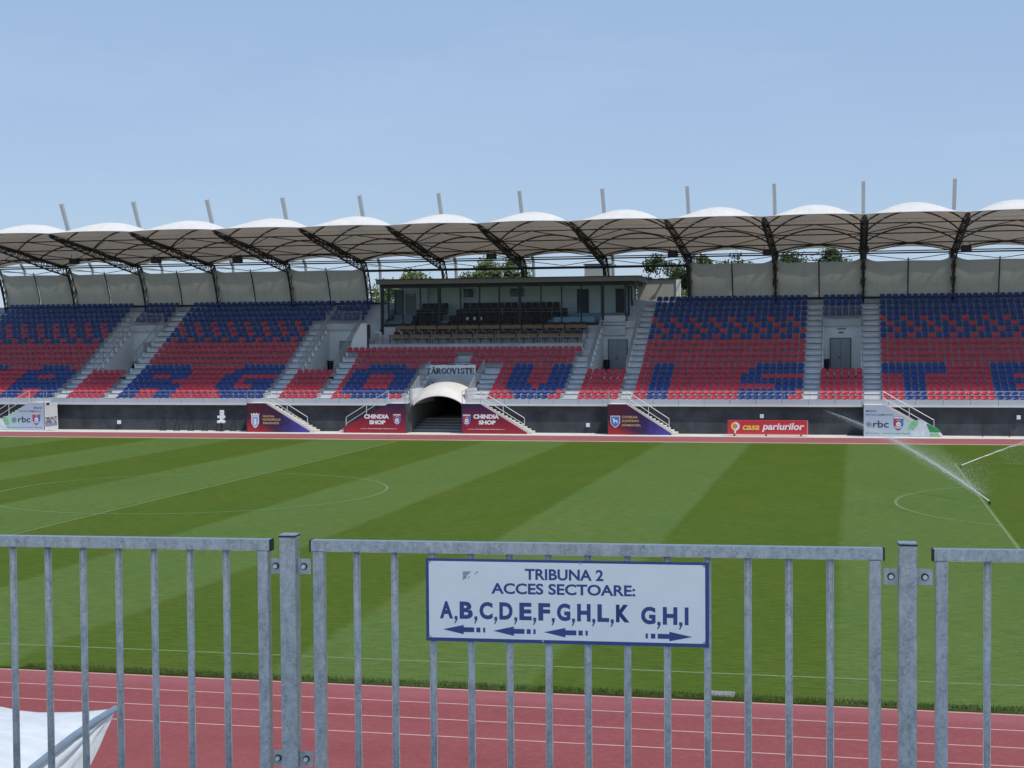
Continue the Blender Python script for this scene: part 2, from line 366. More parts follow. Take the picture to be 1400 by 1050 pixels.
brk = sorted({-95, 26, -32.35, -28.15, -39.0, -38.5, -20.85, -17.95, *[v for a in voms for v in a]})
terr = MB()
for a, b in zip(brk[:-1], brk[1:]):
    m = (a+b)/2
    for i in range(1, NR+1):
        invom = any(p < m < q for p, q in voms)
        if invom and 7 <= i <= 15: continue
        if -32.35 < m < -28.15 and i <= 6: continue
        if -38.5 < m < -20.85 and i >= 11: continue
        if -20.85 < m < -17.95 and i >= 16: continue
        y1 = Yf(i+1) if i < NR else 125.6
        terr.box((a, Yf(i), Zr[i]-.62 if i > 1 else 1.95), (b, y1, Zr[i]))
terr.box((-95, 125.6, 0), (-38.5, 125.8, 10.0)).box((-17.9, 125.6, 0), (26, 125.8, 10.0))
terr.obj('terrace', CONC, stand)
# floors of the passages, side walls, far walls
for a, b in voms:
    fl = MB(); ww = MB(); lb = MB()
    fl.box((a, Yf(7), 3.95), (b, 122.0, 4.13))
    for i in range(7, 16):
        for xx in ((a, a+.14), (b-.14, b)):
            ww.box((xx[0], Yf(i)+.002, 4.13), (xx[1], Yf(i+1), Zr[i]-.10))
            lb.box((xx[0]-.01, Yf(i)+.001, Zr[i]-.10), (xx[1]+.01, Yf(i+1)+.02, Zr[i]+.015))
    ww.box((a+.14, 121.9, 4.13), (b-.14, 122.0, 7.70))
    lb.box((a, 121.55, 7.70), (b, 121.97, 8.22))
    fl.obj('passage_floor', CONC, stand); ww.obj('passage_wall', WALLW, stand); lb.obj('passage_coping', CONC, stand)
for n, (a, b) in enumerate(voms):
    dx = (a+.62, a+2.15) if n in (4, 0) else (a+.55, a+2.05) if n == 3 else (a+1.1, a+2.6)
    d = MB().box((dx[0]-.05, 121.84, 4.13), (dx[1]+.05, 121.9, 6.75)).obj('door_frame', DGREY, stand)
    for q in (0, 1):
        xa = dx[0]+q*(dx[1]-dx[0])/2; xb = xa+(dx[1]-dx[0])/2
        MB().box((xa+.01, 121.80, 4.15), (xb-.01, 121.838, 6.70)).obj('door_leaf', DOOR, d)
    MB().box(((dx[0]+dx[1])/2-.14, 121.74, 5.15), ((dx[0]+dx[1])/2-.06, 121.80, 5.3)).obj('door_handle', BLK, d)
    if n == 4:
        MB().box((-1.26, 121.88, 7.42), (-.62, 121.9, 7.50)).box((-1.18, 121.88, 7.12), (-.82, 121.9, 7.22)).obj('wall_plate', DGREY, stand)
# aisles: half steps
aisles = [(-76.04, -74.79, 1, 19), (-62.55, -61.2, 1, 19), (-58.14, -56.85, 1, 19), (-44.61, -43.3, 1, 15), (-40.24, -39.03, 1, 10), (-33.42, -32.35, 1, 8), (-28.15, -26.75, 1, 8), (-21.14, -19.92, 1, 10), (-16.86, -15.84, 1, 19), (-3.6, -2.42, 1, 19), (.64, 1.95, 1, 19), (14.19, 15.4, 1, 19), (-30.7, -29.5, 8, 9)]
for a, b, i0, i1 in aisles:
    st = MB()
    for i in range(i0, i1):
        y = Yf(i+1); h = (Zr[i+1]-Zr[i])/2
        st.box((a+.04, y-.32, Zr[i]), (b-.04, y, Zr[i]+h))
        st.box((a+.04, y, Zr[i+1]-.05), (b-.04, y+.3, Zr[i+1]+.006))
    st.obj('aisle_steps', CONL, stand)
# front wall under the terrace
fw_ = MB()
for a, b in ((-95, -32.3), (-28.1, 26)): fw_.box((a, 109.3, 0), (b, 109.6, 2.0))
fw_.obj('front_wall', CHAR, stand)
# fascia: panels 1.85 m with recessed joints
sp = MB().box((-95, 109.12, 2.0), (-32.3, 109.2, 2.44)).box((-28.1, 109.12, 2.0), (26, 109.2, 2.44)).obj('fascia_backing', DGREY, stand)
lp = MB().box((-95, 109.0, 1.98), (-32.3, 109.3, 2.10)).box((-28.1, 109.0, 1.98), (26, 109.3, 2.10)).obj('slab_edge', FASL, stand)
x = -80.
gaps = [(-44.0, -43.1), (-16.6, -15.6)]
while x < 22:
    x1 = x+1.83
    if not (x1 > -32.3 and x < -28.1):
        MB().box((x+.012, 109.05, 2.10), (x1-.012, 109.12, 2.46)).obj('fascia_panel', FASC, stand)
    elif x < -32.3: MB().box((x+.012, 109.05, 2.10), (-32.32, 109.12, 2.46)).obj('fascia_panel', FASC, stand)
    elif x1 > -28.1: MB().box((-28.08, 109.05, 2.10), (x1-.012, 109.12, 2.46)).obj('fascia_panel', FASC, stand)
    x = x1
# ---- front railing
def railing(name, label, pts_rail, posts, r=.022, m=RAIL, bal=None, group=None, category='railing'):
    t = thing(name, label, category, group)
    for pts in pts_rail: MB().path(pts, r, 6).obj('rail', m, t)
    for p, q in posts: MB().tube(p, q, r, 6).obj('post', m, t)
    if bal:
        b = MB()
        for p, q in bal: b.tube(p, q, .0115, 4, caps=False)
        b.obj('balusters', m, t, kind='stuff')
    return t
for (a, b, lab) in ((-78, -32.4, 'thin grey front railing above the pale fascia left of the tunnel'), (-28.05, 22, 'thin grey front railing above the pale fascia right of the tunnel')):
    n = int((b-a)/1.75)
    railing('front_railing', lab, [[(a, 109.1, z), (b, 109.1, z)] for z in (3.06, 2.80)],
            [((a+(b-a)*i/n, 109.1, 2.4), (a+(b-a)*i/n, 109.1, 3.06)) for i in range(n+1)], r=.017, group='front railings along the terrace edge')
# ---- passage railings (one thing per passage)
pl = ['partly cut off at the left frame edge', 'between the blocks showing blue A and R', 'left of the glazed press box', 'right of the glazed press box', 'by the pale double doorway near the right']
for n, (a, b) in enumerate(voms):
    rails, posts, bal = [], [], []
    for xx in (a+.05, b-.05):
        y0, z0, y1, z1 = Yf(7), Zr[7], Yf(16)-.1, Zr[15]+.2
        if n == 3 and xx > a+1: pass
        rails.append([(xx, y0, z0+1.0), (xx, y1, z1+1.0)]); rails.append([(xx, y0, z0+.22), (xx, y1, z1+.22)])
        for j in range(5):
            t = j/4; posts.append(((xx, y0+(y1-y0)*t, z0+(z1-z0)*t), (xx, y0+(y1-y0)*t, z0+(z1-z0)*t+1.0)))
        for j in range(56):
            t = (j+.5)/56; zb = z0+(z1-z0)*t; bal.append(((xx, y0+(y1-y0)*t, zb+.22), (xx, y0+(y1-y0)*t, zb+1.0)))
    if n != 3:
        rails += [[(a, 121.6, z), (b, 121.6, z)] for z in (9.2, 8.4)]
        for j in range(3): posts.append(((a+(b-a)*j/2, 121.6, 8.2), (a+(b-a)*j/2, 121.6, 9.2)))
        for j in range(27): bal.append(((a+(b-a)*(j+.5)/27, 121.6, 8.4), (a+(b-a)*(j+.5)/27, 121.6, 9.2)))
    railing('passage_railing', 'sloping grey baluster railing round the entrance passage '+pl[n], rails, posts, bal=bal, group='railings round the entrance passages', r=.025)
# ---- tunnel railings
for xx, lab in ((-32.42, 'left of the arched tunnel cover'), (-28.05, 'right of the arched tunnel cover')):
    y0, z0, y1, z1 = 109.3, 2.1, 115.0, 4.35
    railing('tunnel_railing', 'sloping grey railing climbing the steps '+lab, [[(xx, y0, z0+1), (xx, y1, z1+1)], [(xx, y0, z0+.2), (xx, y1, z1+.2)]],
        [((xx, y0+(y1-y0)*j/4, z0+(z1-z0)*j/4), (xx, y0+(y1-y0)*j/4, z0+(z1-z0)*j/4+1)) for j in range(5)],
        bal=[((xx, y0+(y1-y0)*j/45, z0+(z1-z0)*j/45+.2), (xx, y0+(y1-y0)*j/45, z0+(z1-z0)*j/45+1)) for j in range(46)])
# ---- tunnel
tn = thing('player_tunnel', 'dark players tunnel opening under a white arched membrane cover', 'tunnel')
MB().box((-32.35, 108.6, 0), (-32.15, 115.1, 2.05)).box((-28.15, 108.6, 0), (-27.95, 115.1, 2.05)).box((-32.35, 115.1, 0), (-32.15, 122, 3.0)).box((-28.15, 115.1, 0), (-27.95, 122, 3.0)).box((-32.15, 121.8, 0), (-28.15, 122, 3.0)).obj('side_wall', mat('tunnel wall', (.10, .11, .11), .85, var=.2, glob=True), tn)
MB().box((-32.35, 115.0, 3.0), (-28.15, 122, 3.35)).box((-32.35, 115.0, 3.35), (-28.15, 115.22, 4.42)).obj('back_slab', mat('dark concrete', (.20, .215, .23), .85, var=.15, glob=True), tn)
for xx_ in (-32.35, -28.15): MB().box((xx_, 109.2, 2.05), (xx_+.2, 115.1, 3.2)).obj('upper_side_wall', CONC, tn)
for j in range(5):
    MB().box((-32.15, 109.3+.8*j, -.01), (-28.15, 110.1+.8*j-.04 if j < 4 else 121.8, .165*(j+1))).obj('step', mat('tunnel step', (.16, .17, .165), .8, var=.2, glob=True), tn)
    MB().box((-32.15, 109.27+.8*j, .165*(j+1)-.03), (-28.15, 109.36+.8*j, .165*(j+1)+.004)).obj('step_nosing', CONC, tn)
arcs = []
for (y, xa, xb, zs, za) in ((108.25, -31.85, -27.98, 2.06, 2.78), (108.5, -31.95, -28.0, 2.14, 3.02), (109.0, -32.05, -28.05, 2.3, 3.28), (110.2, -32.2, -28.1, 2.62, 3.46), (112, -32.3, -28.3, 2.95, 3.66), (114.4, -32.35, -28.5, 3.25, 3.86)):
    arcs.append([(xa+(xb-xa)*i/16, y, zs+(za-zs)*(1-(2*i/16-1)**2)**.8) for i in range(17)])
tm = MB().grid(arcs); tm.grid([[(p[0], p[1], p[2]-.06) for p in r_][::-1] for r_ in arcs])
tm.obj('membrane_cover', MEM, tn, smooth=True)
MB().path([(p[0], p[1]-.02, p[2]-.03) for p in arcs[0]], .045).obj('arch_rib', WRAIL, tn)
MB().path([(p[0], p[1], p[2]-.1) for p in arcs[2]], .04).obj('arch_rib', WRAIL, tn)
MB().path([(p[0], p[1], p[2]-.03) for p in arcs[-1]], .05).obj('arch_rib', WRAIL, tn)
# town banner: serif lettering from own strokes
bn = thing('town_banner', 'white cloth banner with dark blue serif lettering above the tunnel cover', 'banner')
rows = []
for j in range(7):
    rows.append([(-32.78+4.06*i/24, 114.85+.03*math.sin(i*1.3+j*.5)+.02*math.sin(j*1.7+i*.4), 4.87-.91*j/6+.015*math.sin(i*.9)) for i in range(25)])
MB().grid(rows).grid([[(p[0], p[1]+.012, p[2]) for p in r_][::-1] for r_ in rows]).obj('cloth', mat('banner cloth', (.86, .88, .90), .8, var=.05, glob=True), bn, smooth=True)
def serif(mb, ch, x, z, h, w):
    y = 114.795; tk = .13; tn_ = .065; sf = .065
    def st(p, q, t):
        p = Vector((x+p[0]*w, 0, z+p[1]*h)); q = Vector((x+q[0]*w, 0, z+q[1]*h)); d = (q-p).normalized(); a = Vector((-d.z, 0, d.x))*t/2
        mb.add([(v.x, y, v.z) for v in (p-a, q-a, q+a, p+a)], [(0, 1, 2, 3)])
    def ser(px, pz): st((px-.2, pz), (px+.2, pz), sf)
    def arc(cx, cz, rx, rz, a0, a1, t, n=12):
        pts = [(cx+rx*math.cos(R(a0+(a1-a0)*i/n)), cz+rz*math.sin(R(a0+(a1-a0)*i/n))) for i in range(n+1)]
        for p, q in zip(pts[:-1], pts[1:]):
            m_ = abs((p[0]+q[0])/2-cx)/rx; st(p, q, tn_+(t-tn_)*m_)
    if ch == 'T': st((.5, 0), (.5, 1), tk); st((.04, .97), (.96, .97), sf); ser(.5, .03); st((.06, .72), (.06, 1), sf); st((.94, .72), (.94, 1), sf)
    if ch == 'A': st((.12, 0), (.5, 1), tn_); st((.5, 1), (.86, 0), tk); st((.28, .33), (.72, .33), sf*.8); ser(.12, .03); ser(.86, .03)
    if ch == '^': st((.34, 1.1), (.5, 1.24), sf); st((.5, 1.24), (.66, 1.1), sf)
    if ch == 'R': st((.22, 0), (.22, 1), tk); ser(.22, .03); ser(.22, .97); arc(.42, .75, .32, .22, -90, 90, tk); st((.22, .97), (.42, .97), sf); st((.22, .53), (.42, .53), sf); st((.48, .5), (.85, .03), tk); st((.8, .03), (1, .03), sf)
    if ch == 'G': arc(.5, .5, .40, .47, 45, 320, tk); st((.82, .05), (.82, .42), tk*.8); st((.62, .42), (.96, .42), sf); st((.84, .72), (.84, .97), sf)
    if ch == 'O': arc(.5, .5, .40, .47, 0, 360, tk, 20)
    if ch == 'V': st((.14, 1), (.5, 0), tk); st((.5, 0), (.88, 1), tn_); ser(.14, .97); ser(.88, .97)
    if ch == 'I': st((.5, 0), (.5, 1), tk); ser(.5, .03); ser(.5, .97)
    if ch == 'S': arc(.5, .74, .30, .23, 20, 250, tk); arc(.5, .27, .33, .25, -160, 80, tk); st((.84, .7), (.84, .97), sf); st((.14, .04), (.14, .3), sf)
    if ch == ',': st((.5, -.1), (.45, -.26), sf*1.2)
    if ch == 'E': st((.22, 0), (.22, 1), tk); st((.05, .97), (.9, .97), sf); st((.05, .03), (.9, .03), sf); st((.22, .5), (.7, .5), sf); st((.88, .75), (.88, .98), sf); st((.88, .02), (.88, .27), sf); st((.7, .38), (.7, .62), sf)
tx = MB(); x = -32.70
for ch, cw in (('T', .40), ('A^', .42), ('R', .42), ('G', .42), ('O', .42), ('V', .42), ('I', .26), ('S,', .36), ('T', .40), ('E', .38)):
    for c_ in ch: serif(tx, c_, x, 4.19, .43, cw*.96)
    x += cw
tx.obj('lettering', PGREY, bn)
# ================================================================== SEATS
def seat_mb(nu=6, mi=0, ox=0., oy=0., oz=0., jz=0.):
    """moulded shell: origin at back line on tread, opens to -Y"""
    prof = [(-.38, .395, .40), (-.395, .425, .425), (-.35, .44, .43), (-.18, .42, .43), (-.05, .425, .42), (-.005, .49, .435), (.02, .59, .44), (.033, .66, .42), (.041, .71, .35), (.045, .742, .23), (.048, .76, .08)]
    mb = MB(); top = []
    for (y, z, wd) in prof:
        row = []
        for i in range(nu+1):
            u = 2*i/nu-1; dish = (.03*(u*u) if y < -.03 else 0); bow = (-.05*u*u if z > .45 else 0)
            row.append((ox+u*wd/2, oy+y+bow, oz+z+dish+jz))
        top.append(row)
    mb.grid(top, mi)
    bk = [[(p[0]*1.0, p[1]+(.035 if j > 4 else 0), p[2]-(.035 if j <= 4 else 0)) for p in row][::-1] for j, row in enumerate(top)]
    mb.grid(bk, mi)
    return mb
seatR = seat_mb().mesh('seat', RED, True); seatB = seat_mb().mesh('seat', BLUE, True)
rows_txt = {
 'A': ['','','','','','',''],
}
def exp(s):   # 'R3B6R2'
    out = ''; i = 0
    while i < len(s):
        c = s[i]; j = i+1
        while j < len(s) and s[j].isdigit(): j += 1
        out += c*int(s[i+1:j]); i = j
    return out
LET = {  # rows 1..7
 'A': ['B5R3B1R6B3R3B3', 'B5R3B1R6B3R3B3', 'B5R3B1R6B9', 'B6R3B1R5B9', 'B6R3B1R5B3R3B3', 'B9R6B9', 'B11R6B5R2'],
 'RG': ['B3R3B3R8B7', 'B3R3B3R7B8', 'B9R6B3R3B3', 'B7R8B3R1B5', 'B3R3B3R6B3R6', 'B9R7B8', 'B8R9B7'],
 'O': ['R3B6R2', 'R1B10', 'R1B3R4B3', 'R1B3R4B3', 'R1B3R4B3', 'R1B10', 'R3B6R2'],
 'V': ['R4B5R2', 'R3B7R1', 'R2B4R1B4', 'R2B3R3B3', 'R2B3R3B3', 'R2B3R3B3', 'R2B3R3B3'],
 'IS': ['R2B3R10B7R2', 'R2B3R10B8R1', 'R2B3R15B4', 'R2B3R10B9', 'R2B3R10B3R6', 'R2B3R11B8', 'R2B3R12B7'],
 'TE': ['R3B3R9B9', 'R3B3R9B9', 'R3B3R9B3R6', 'R3B3R9B9', 'R3B3R9B3R6', 'B9R6B9', 'B9R6B9'],
}
def upper(i, j):
    if i <= 11: return 'R'
    if i >= 16: return 'B'
    return 'R' if j % 3 == {15: 0, 14: 1, 13: 2, 12: 1}[i] else 'B'
seats = []   # (x, row, col, block, idx)
def add(x, i, c, blk, j): seats.append((x, i, c, blk, j))
for b, (x0, n) in blocks.items():
    if b[0] == 's' or b == 'Z':
        for i in list(range(1, 7))+([] if b == 's3' else list(range(16, 20))):
            for j in range(n): add(x0+P*(j+.5), i, 'R' if i < 7 else 'B', b, j)
    else:
        for i in range(1, 8):
            s_ = exp(LET[b][i-1])
            for j in range(n): add(x0+P*(j+.5), i, s_[j], b, j)
        if b in ('A', 'RG', 'IS', 'TE'):
            for i in range(8, 20):
                for j in range(n): add(x0+P*(j+.5), i, upper(i, j), b, j)
for j in range(2): 
    for i in range(16, 20): add(-44.61+P*(j+.5), i, 'B', 'RG', 24+j)
for i in (8, 9):
    for j in range(16): add(-39.05+.52*(j+.5), i, 'R', 'mid', j); add(-29.5+.52*(j+.5), i, 'R', 'mid', 20+j)
for j in range(38): add(-40.2+P*(j+.5), 10, 'R', 'mid', j)
for j in range(9): add(-32.9+P*(j+.5), 7, 'R', 'mid', j)
CX, CY = 0, 0
def key(s):
    X, Y = s[0], Yb(s[1]); return -X*.2191+Y*.975
def xmax(Y): return .1015*Y+.1
vis = sorted([s for s in seats if s[0] < xmax(Yb(s[1]))], key=key)
ind = set(vis[:300]); rest = [s for s in seats if s not in ind]
BN = {'TE': 'blue T-and-E block', 'IS': 'blue I-and-S block', 's4': 'narrow block at double doors', 'V': 'blue V block', 's3': 'narrow block beside blue V'}
for s in ind:
    x, i, c, b, j = s
    link('stadium_seat', seatR if c == 'R' else seatB, None, (x, Yb(i), Zr[i]), category='seat', group='stadium seats on the terrace',
         label=('red' if c == 'R' else 'blue')+' seat, '+ORD[j]+' from left, '+ORD[i-1]+' row up, '+BN[b])
big = MB(); proto = seat_mb(4); PF = proto.f; PV = proto.v
rj = random.Random(5)
for (x, i, c, b, j) in rest:
    if x < -80: continue
    y, z = Yb(i)+rj.gauss(0, .006), Zr[i]
    big.add([(v[0]+x, v[1]+y, v[2]+z) for v in PV], PF, 0 if c == 'R' else 1)
big.obj('stadium_seats', [RED, BLUE], smooth=True, kind='stuff', label='mass of red and blue plastic seats filling the rest of the terrace', category='seats')
# pale mounting beams behind each row of seats (brackets)
# ================================================================== ROOF
roof = thing('grandstand_roof', 'white membrane roof of scalloped domes on dark curved trusses over the grandstand', 'roof')
SP = 6.93
def XT(k): return .72+SP*(k-11)
def interp(t, pts):
    for (a, va), (b, vb) in zip(pts[:-1], pts[1:]):
        if t <= b: return va+(vb-va)*(t-a)/(b-a)
    return pts[-1][1]
CH = [(109, 15.30), (111.5, 14.93), (115.9, 14.47), (119.4, 13.96), (124, 13.45)]
RS = [(109, .10), (110, .72), (111, 1.12), (112, 1.40), (113.5, 1.62), (115, 1.68), (117, 1.50), (119.4, 1.15), (121.5, .85), (123.3, .55), (124.6, .40)]
BT = [(109.2, 15.12), (112.2, 14.5), (116.4, 13.86), (121, 13.11), (124.5, 12.68)]
def surf(k, u, Y, dz=0): return (XT(k)+SP*u, Y, interp(Y, CH)+.12+interp(Y, RS)*(4*u*(1-u))**.92+dz)
Ysamp = [109, 109.5, 110, 110.5, 111, 111.5, 112, 112.7, 113.5, 114.3, 115, 116, 117, 118.2, 119.4, 120.5, 121.5, 122.4, 123.3, 124.6]
def make_roof_bay(k, par, dy=0, screen=True):
    g_ = [[surf(k, i/20, Y) for i in range(21)] for Y in Ysamp]
    g2 = [[(p[0], p[1], p[2]-.03) for p in row][::-1] for row in g_]
    MB().grid(g_).grid(g2).obj('roof_membrane', MEM, par, smooth=True)
    for Y in (111.5, 115.9, 119.4, 123.2):
        MB().path([surf(k, i/14, Y, -.12) for i in range(15)], .06).obj('roof_rib', DARKS, par)
        MB().tube((XT(k), Y, interp(Y, CH)), (XT(k+1), Y, interp(Y, CH)), .045).obj('tie_bar', DARKS, par)
    MB().path([surf(k, i/14, 109.0, -.03) for i in range(15)], .035).obj('edge_cable', RAIL, par)
    MB().tube((XT(k), 109.6, 15.08), (XT(k+1), 109.6, 15.08), .022).obj('edge_tie', PALES, par)
    z1, z2, z4 = interp(111.5, CH), interp(115.9, CH), interp(124, CH)
    xm = XT(k)+SP/2
    for xx in (XT(k), XT(k+1)):
        MB().tube((xx, 115.9, z2), (xm, 111.5, z1), .035).obj('brace', DARKS, par)
    MB().tube((XT(k), 115.9, z2-.05), (XT(k+1), 123.2, z4), .035).obj('brace', DARKS, par)
    MB().tube((XT(k+1), 115.9, z2-.05), (XT(k), 123.2, z4), .035).obj('brace', DARKS, par)
def make_truss(k, par, column=True):
    x = XT(k); m = MB(); ys = [109.0+i*(124-109)/16 for i in range(17)]
    for sx in (-.22, .22):
        m.path([(x+sx*min(1, (y-108.6)/2), y, interp(y, CH)) for y in ys], .075)
    m.path([(x, y, interp(y, BT)) for y in ys[:]+[124.5]], .07)
    for a, b in zip(ys[:-1], ys[1:]):
        mid = (a+b)/2
        for sx in (-.22, .22):
            s_ = sx*min(1, (a-108.6)/2)
            m.tube((x+s_, a, interp(a, CH)), (x, mid, interp(mid, BT)), .028, 5); m.tube((x, mid, interp(mid, BT)), (x+sx*min(1, (b-108.6)/2), b, interp(b, CH)), .028, 5)
        m.tube((x-.22, a, interp(a, CH)), (x+.22, b, interp(b, CH)), .022, 4)
    for nd in (111.5, 115.9, 119.4, 123.4): m.box((x-.26, nd-.22, interp(nd, CH)-.12), (x+.26, nd+.22, interp(nd, CH)+.1))
    t = m.obj('roof_truss', DARKS, par)
    if not column: return
    cut = k in (6, 7, 8)
    out = [(124.1, 13.45), (124.75, 12.7), (125.25, 11.7), (125.6, 10.6), (125.78, 9.4)]; inn = [(124.3, 12.75), (124.75, 11.9), (125.1, 11.0), (125.35, 10.2), (125.5, 9.4)]
    if cut: out, inn = out[:2]+[(125.18, 11.85)], inn[:2]+[(124.78, 11.85)]
    m = MB()
    for sx in (-.2, .2): m.path([(x+sx, y+.12, z) for y, z in out], .065)
    m.path([(x, y, z) for y, z in inn], .075)
    for (a, b) in zip(out, inn):
        for sx in (-.2, .2): m.tube((x+sx, a[0]+.12, a[1]), (x, b[0], b[1]), .03, 5)
    for i in range(len(out)-1):
        for sx in (-.2, .2): m.tube((x+sx, out[i][0]+.12, out[i][1]), (x, inn[i+1][0], inn[i+1][1]), .028, 5)
        m.tube((x-.2, out[i][0]+.12, out[i][1]), (x+.2, out[i+1][0]+.12, out[i+1][1]), .028, 5)
    m.obj('column', DARKS, par)
    # pale mast and rear stay
    m = MB(); a = Vector((x, 124.75, 16.4)); b = Vector((x, 123.35, 19.1)); d = (b-a).normalized(); n_ = Vector((0, d.z, -d.y))
    vs = []
    for c_, wd in ((a, .13), (b, .15)):
        for sx, sn in ((-1, -1), (1, -1), (1, 1), (-1, 1)): vs.append(c_+Vector((sx*.14, 0, 0))+n_*sn*wd)
    m.add(vs, [(0, 1, 5, 4), (1, 2, 6, 5), (2, 3, 7, 6), (3, 0, 4, 7), (4, 5, 6, 7), (3, 2, 1, 0)])
    for sx in (-.07, .07): m.tube((x+sx, 124.7, 16.45), (x+sx, 124.1, 13.6), .05)
    mo = m.obj('mast', PALES, par)
    MB().path([(x, 124.7, 16.5), (x, 126.9, 15.4), (x, 128.9, 13.4), (x, 129.2, 10), (x, 129.2, 0)], [.10, .12, .14, .15, .15]).obj('back_stay', PALES, mo)
    MB().tube((x, 124.6, 16.55), (x, 122.3, 15.9), .05).tube((x-.02, 128.9, 13.3), (x, 124.3, 13.2), .05).obj('strut', PALES, mo)
for k in range(0, 14): make_roof_bay(k, roof)
for k in range(0, 15): make_truss(k, roof)
# rear ties, V braces, screens
for k in range(0, 14):
    xa, xb = XT(k), XT(k+1); xm = (xa+xb)/2
    MB().tube((xa, 124.1, 13.42), (xb, 124.1, 13.42), .06).obj('tie_bar', DARKS, roof)
    for xx in (xa, xb): MB().tube((xx, 124.2, 13.35), (xm, 124.6, 12.9), .03).obj('brace', DARKS, roof)
    if 5 <= k < 9: MB().tube((xa, 124.6, 12.73), (xb, 124.6, 12.73), .11, 8).obj('rear_beam', DGREY, roof); continue
    MB().path([(xm, 124.42, 13.05), (xm, 124.9, 12.1), (xm, 125.35, 11), (xm, 125.6, 9.9)], .05).obj('screen_post', DARKS, roof)
    for h in (0, 1):
        g_ = []
        for j in range(9):
            row = []
            for i in range(11):
                u = i/10; xg = xa+SP/2*(h+u); ue = u if h == 0 else 1-u
                ztop = 12.78+.42*max(0, 1-ue*3.2)**1.6+.06*ue
                v = j/8; z = 10.02+(ztop-10.02)*v
                y = 125.65-1.15*(1-math.cos(v*1.35))/(1-math.cos(1.35))*1.0+.03*math.sin(i*1.1+k+h)+.02*math.sin(j*2.1+i*.3)*(1 if (k*2+h) % 5 in (1, 2) else .2)
                row.append((xg, y, z))
            g_.append(row)
        MB().grid(g_).obj('screen_panel', SCR, roof, smooth=True)
MB().tube((XT(0), 125.45, 9.96), (-39.2, 125.45, 9.96), .09, 8).tube((-14.2, 125.45, 9.96), (XT(14), 125.45, 9.96), .09, 8).obj('base_beam', BLK, roof)
# loudspeakers hanging at the truss ends
for n, (x, z) in enumerate(((-64.99, 13.75), (-57.42, 13.68), (-50.1, 13.61), (-28.36, 13.51), (-13.8, 13.47), (-6.47, 13.42), (.73, 13.50), (8.2, 13.44))):
    t = thing('loudspeaker', 'black box loudspeaker under the roof, '+ORD[n]+' of eight from the left', 'loudspeaker', 'loudspeakers hanging under the roof')
    MB().bevbox((x-.38, 118.7, z-.26), (x+.38, 119.2, z+.2), .03).obj('housing', BLK, t)
    MB().box((x-.33, 118.67, z-.21), (x+.33, 118.7, z+.15)).obj('grille', DGREY, t)
    MB().tube((x-.25, 118.95, z+.2), (x-.25, 118.95, z+.55), .02).tube((x+.25, 118.95, z+.2), (x+.25, 118.95, z+.55), .02).obj('bracket', DARKS, t)
# ================================================================== PRESS BOX
pb = thing('press_box', 'glazed press box with flat taupe roof in the upper terrace', 'press box')
MB().box((-38.5, 118.3, 5.3), (-20.9, 118.45, 6.47)).box((-38.5, 118.45, 6.2), (-20.9, 119.95, 6.50)).box((-38.5, 119.95, 6.4), (-20.9, 121.6, 7.22)).box((-38.5, 121.5, 7.1), (-17.95, 122.4, 7.9)).obj('platform', CONC, pb)
MB().box((-38.5, 121.5, 7.9), (-19.8, 121.65, 8.16)).obj('sill_wall', DGREY, pb)
MB().box((-19.8, 121.5, 7.85), (-17.95, 121.65, 8.67)).box((-20.0, 121.2, 8.2), (-17.95, 121.5, 8.3)).obj('side_panel', CONC, pb)
MB().box((-38.6, 120.6, 11.42), (-16.8, 128, 11.78)).obj('roof_slab', DFASC, pb)
MB().box((-38.7, 120.5, 11.78), (-16.7, 128.1, 11.84)).obj('roof_capping', DGREY, pb)
MB().box((-38.5, 121.4, 11.12), (-17.2, 121.75, 11.42)).box((-17.5, 121.75, 11.12), (-17.2, 127.5, 11.42)).obj('head_beam', DGREY, pb)
MB().box((-38.5, 127.3, 7.5), (-17.9, 127.5, 11.42)).obj('rear_wall', WALLW, pb)
MB().box((-18.05, 125.4, 7.5), (-17.93, 127.3, 11.42)).obj('end_wall', WALLW, pb)
MB().box((-38.4, 121.9, 11.38), (-18, 127.3, 11.42)).obj('ceiling', WALLW, pb)  # white ceiling sheet added to brighten the press box interior
for j, (y0, y1, z) in enumerate(((122.0, 123.3, 7.85), (123.3, 124.9, 8.4), (124.9, 127.3, 8.95))):
    MB().box((-38.4, y0, 7.3), (-18.0, y1, z)).obj('tier_floor', mat('blue grey floor', (.26, .34, .42), .7, var=.1), pb)
mull = [-38.36, -36.58, -35.06, -33.43, -31.62, -30.0, -28.34, -26.62, -24.85, -23.15, -21.53, -19.79, -17.95]
wide = {0: .13, 3: .13, 7: .11, 11: .13}
for n, x in enumerate(mull):
    wd = wide.get(n, .04); zb = 8.16 if n < 11 else 8.67 if n > 11 else 8.16
    if n in wide: zb = 7.3 if n in (0, 3) else zb
    MB().box((x-wd, 121.46, zb), (x+wd, 121.62, 11.14)).obj('mullion', DGREY, pb)
for n in range(12):
    a, b = mull[n], mull[n+1]; zb = 8.16 if n < 11 else 8.7
    MB().box((a+wide.get(n, .04)+.001, 121.53, zb+.001), (b-wide.get(n+1, .04)-.001, 121.545, 11.12)).obj('window_pane', GLASS, pb)
for y in (121.62, 123.5, 125.4): MB().box((-18.02, y, 8.7), (-17.9, y+.1, 11.12)).box((-38.5, y, 7.9), (-38.35, y+.1, 11.12)).obj('mullion', DGREY, pb)
for y0, y1 in ((121.73, 123.49), (123.61, 125.38)):
    MB().box((-17.97, y0, 8.7), (-17.955, y1, 11.12)).obj('window_pane', GLASS, pb); MB().box((-38.44, y0, 7.9), (-38.425, y1, 11.12)).obj('window_pane', GLASS, pb)
MB().box((-38.5, 125.5, 7.9), (-38.35, 127.3, 11.12)).obj('end_wall', CREAM, pb)
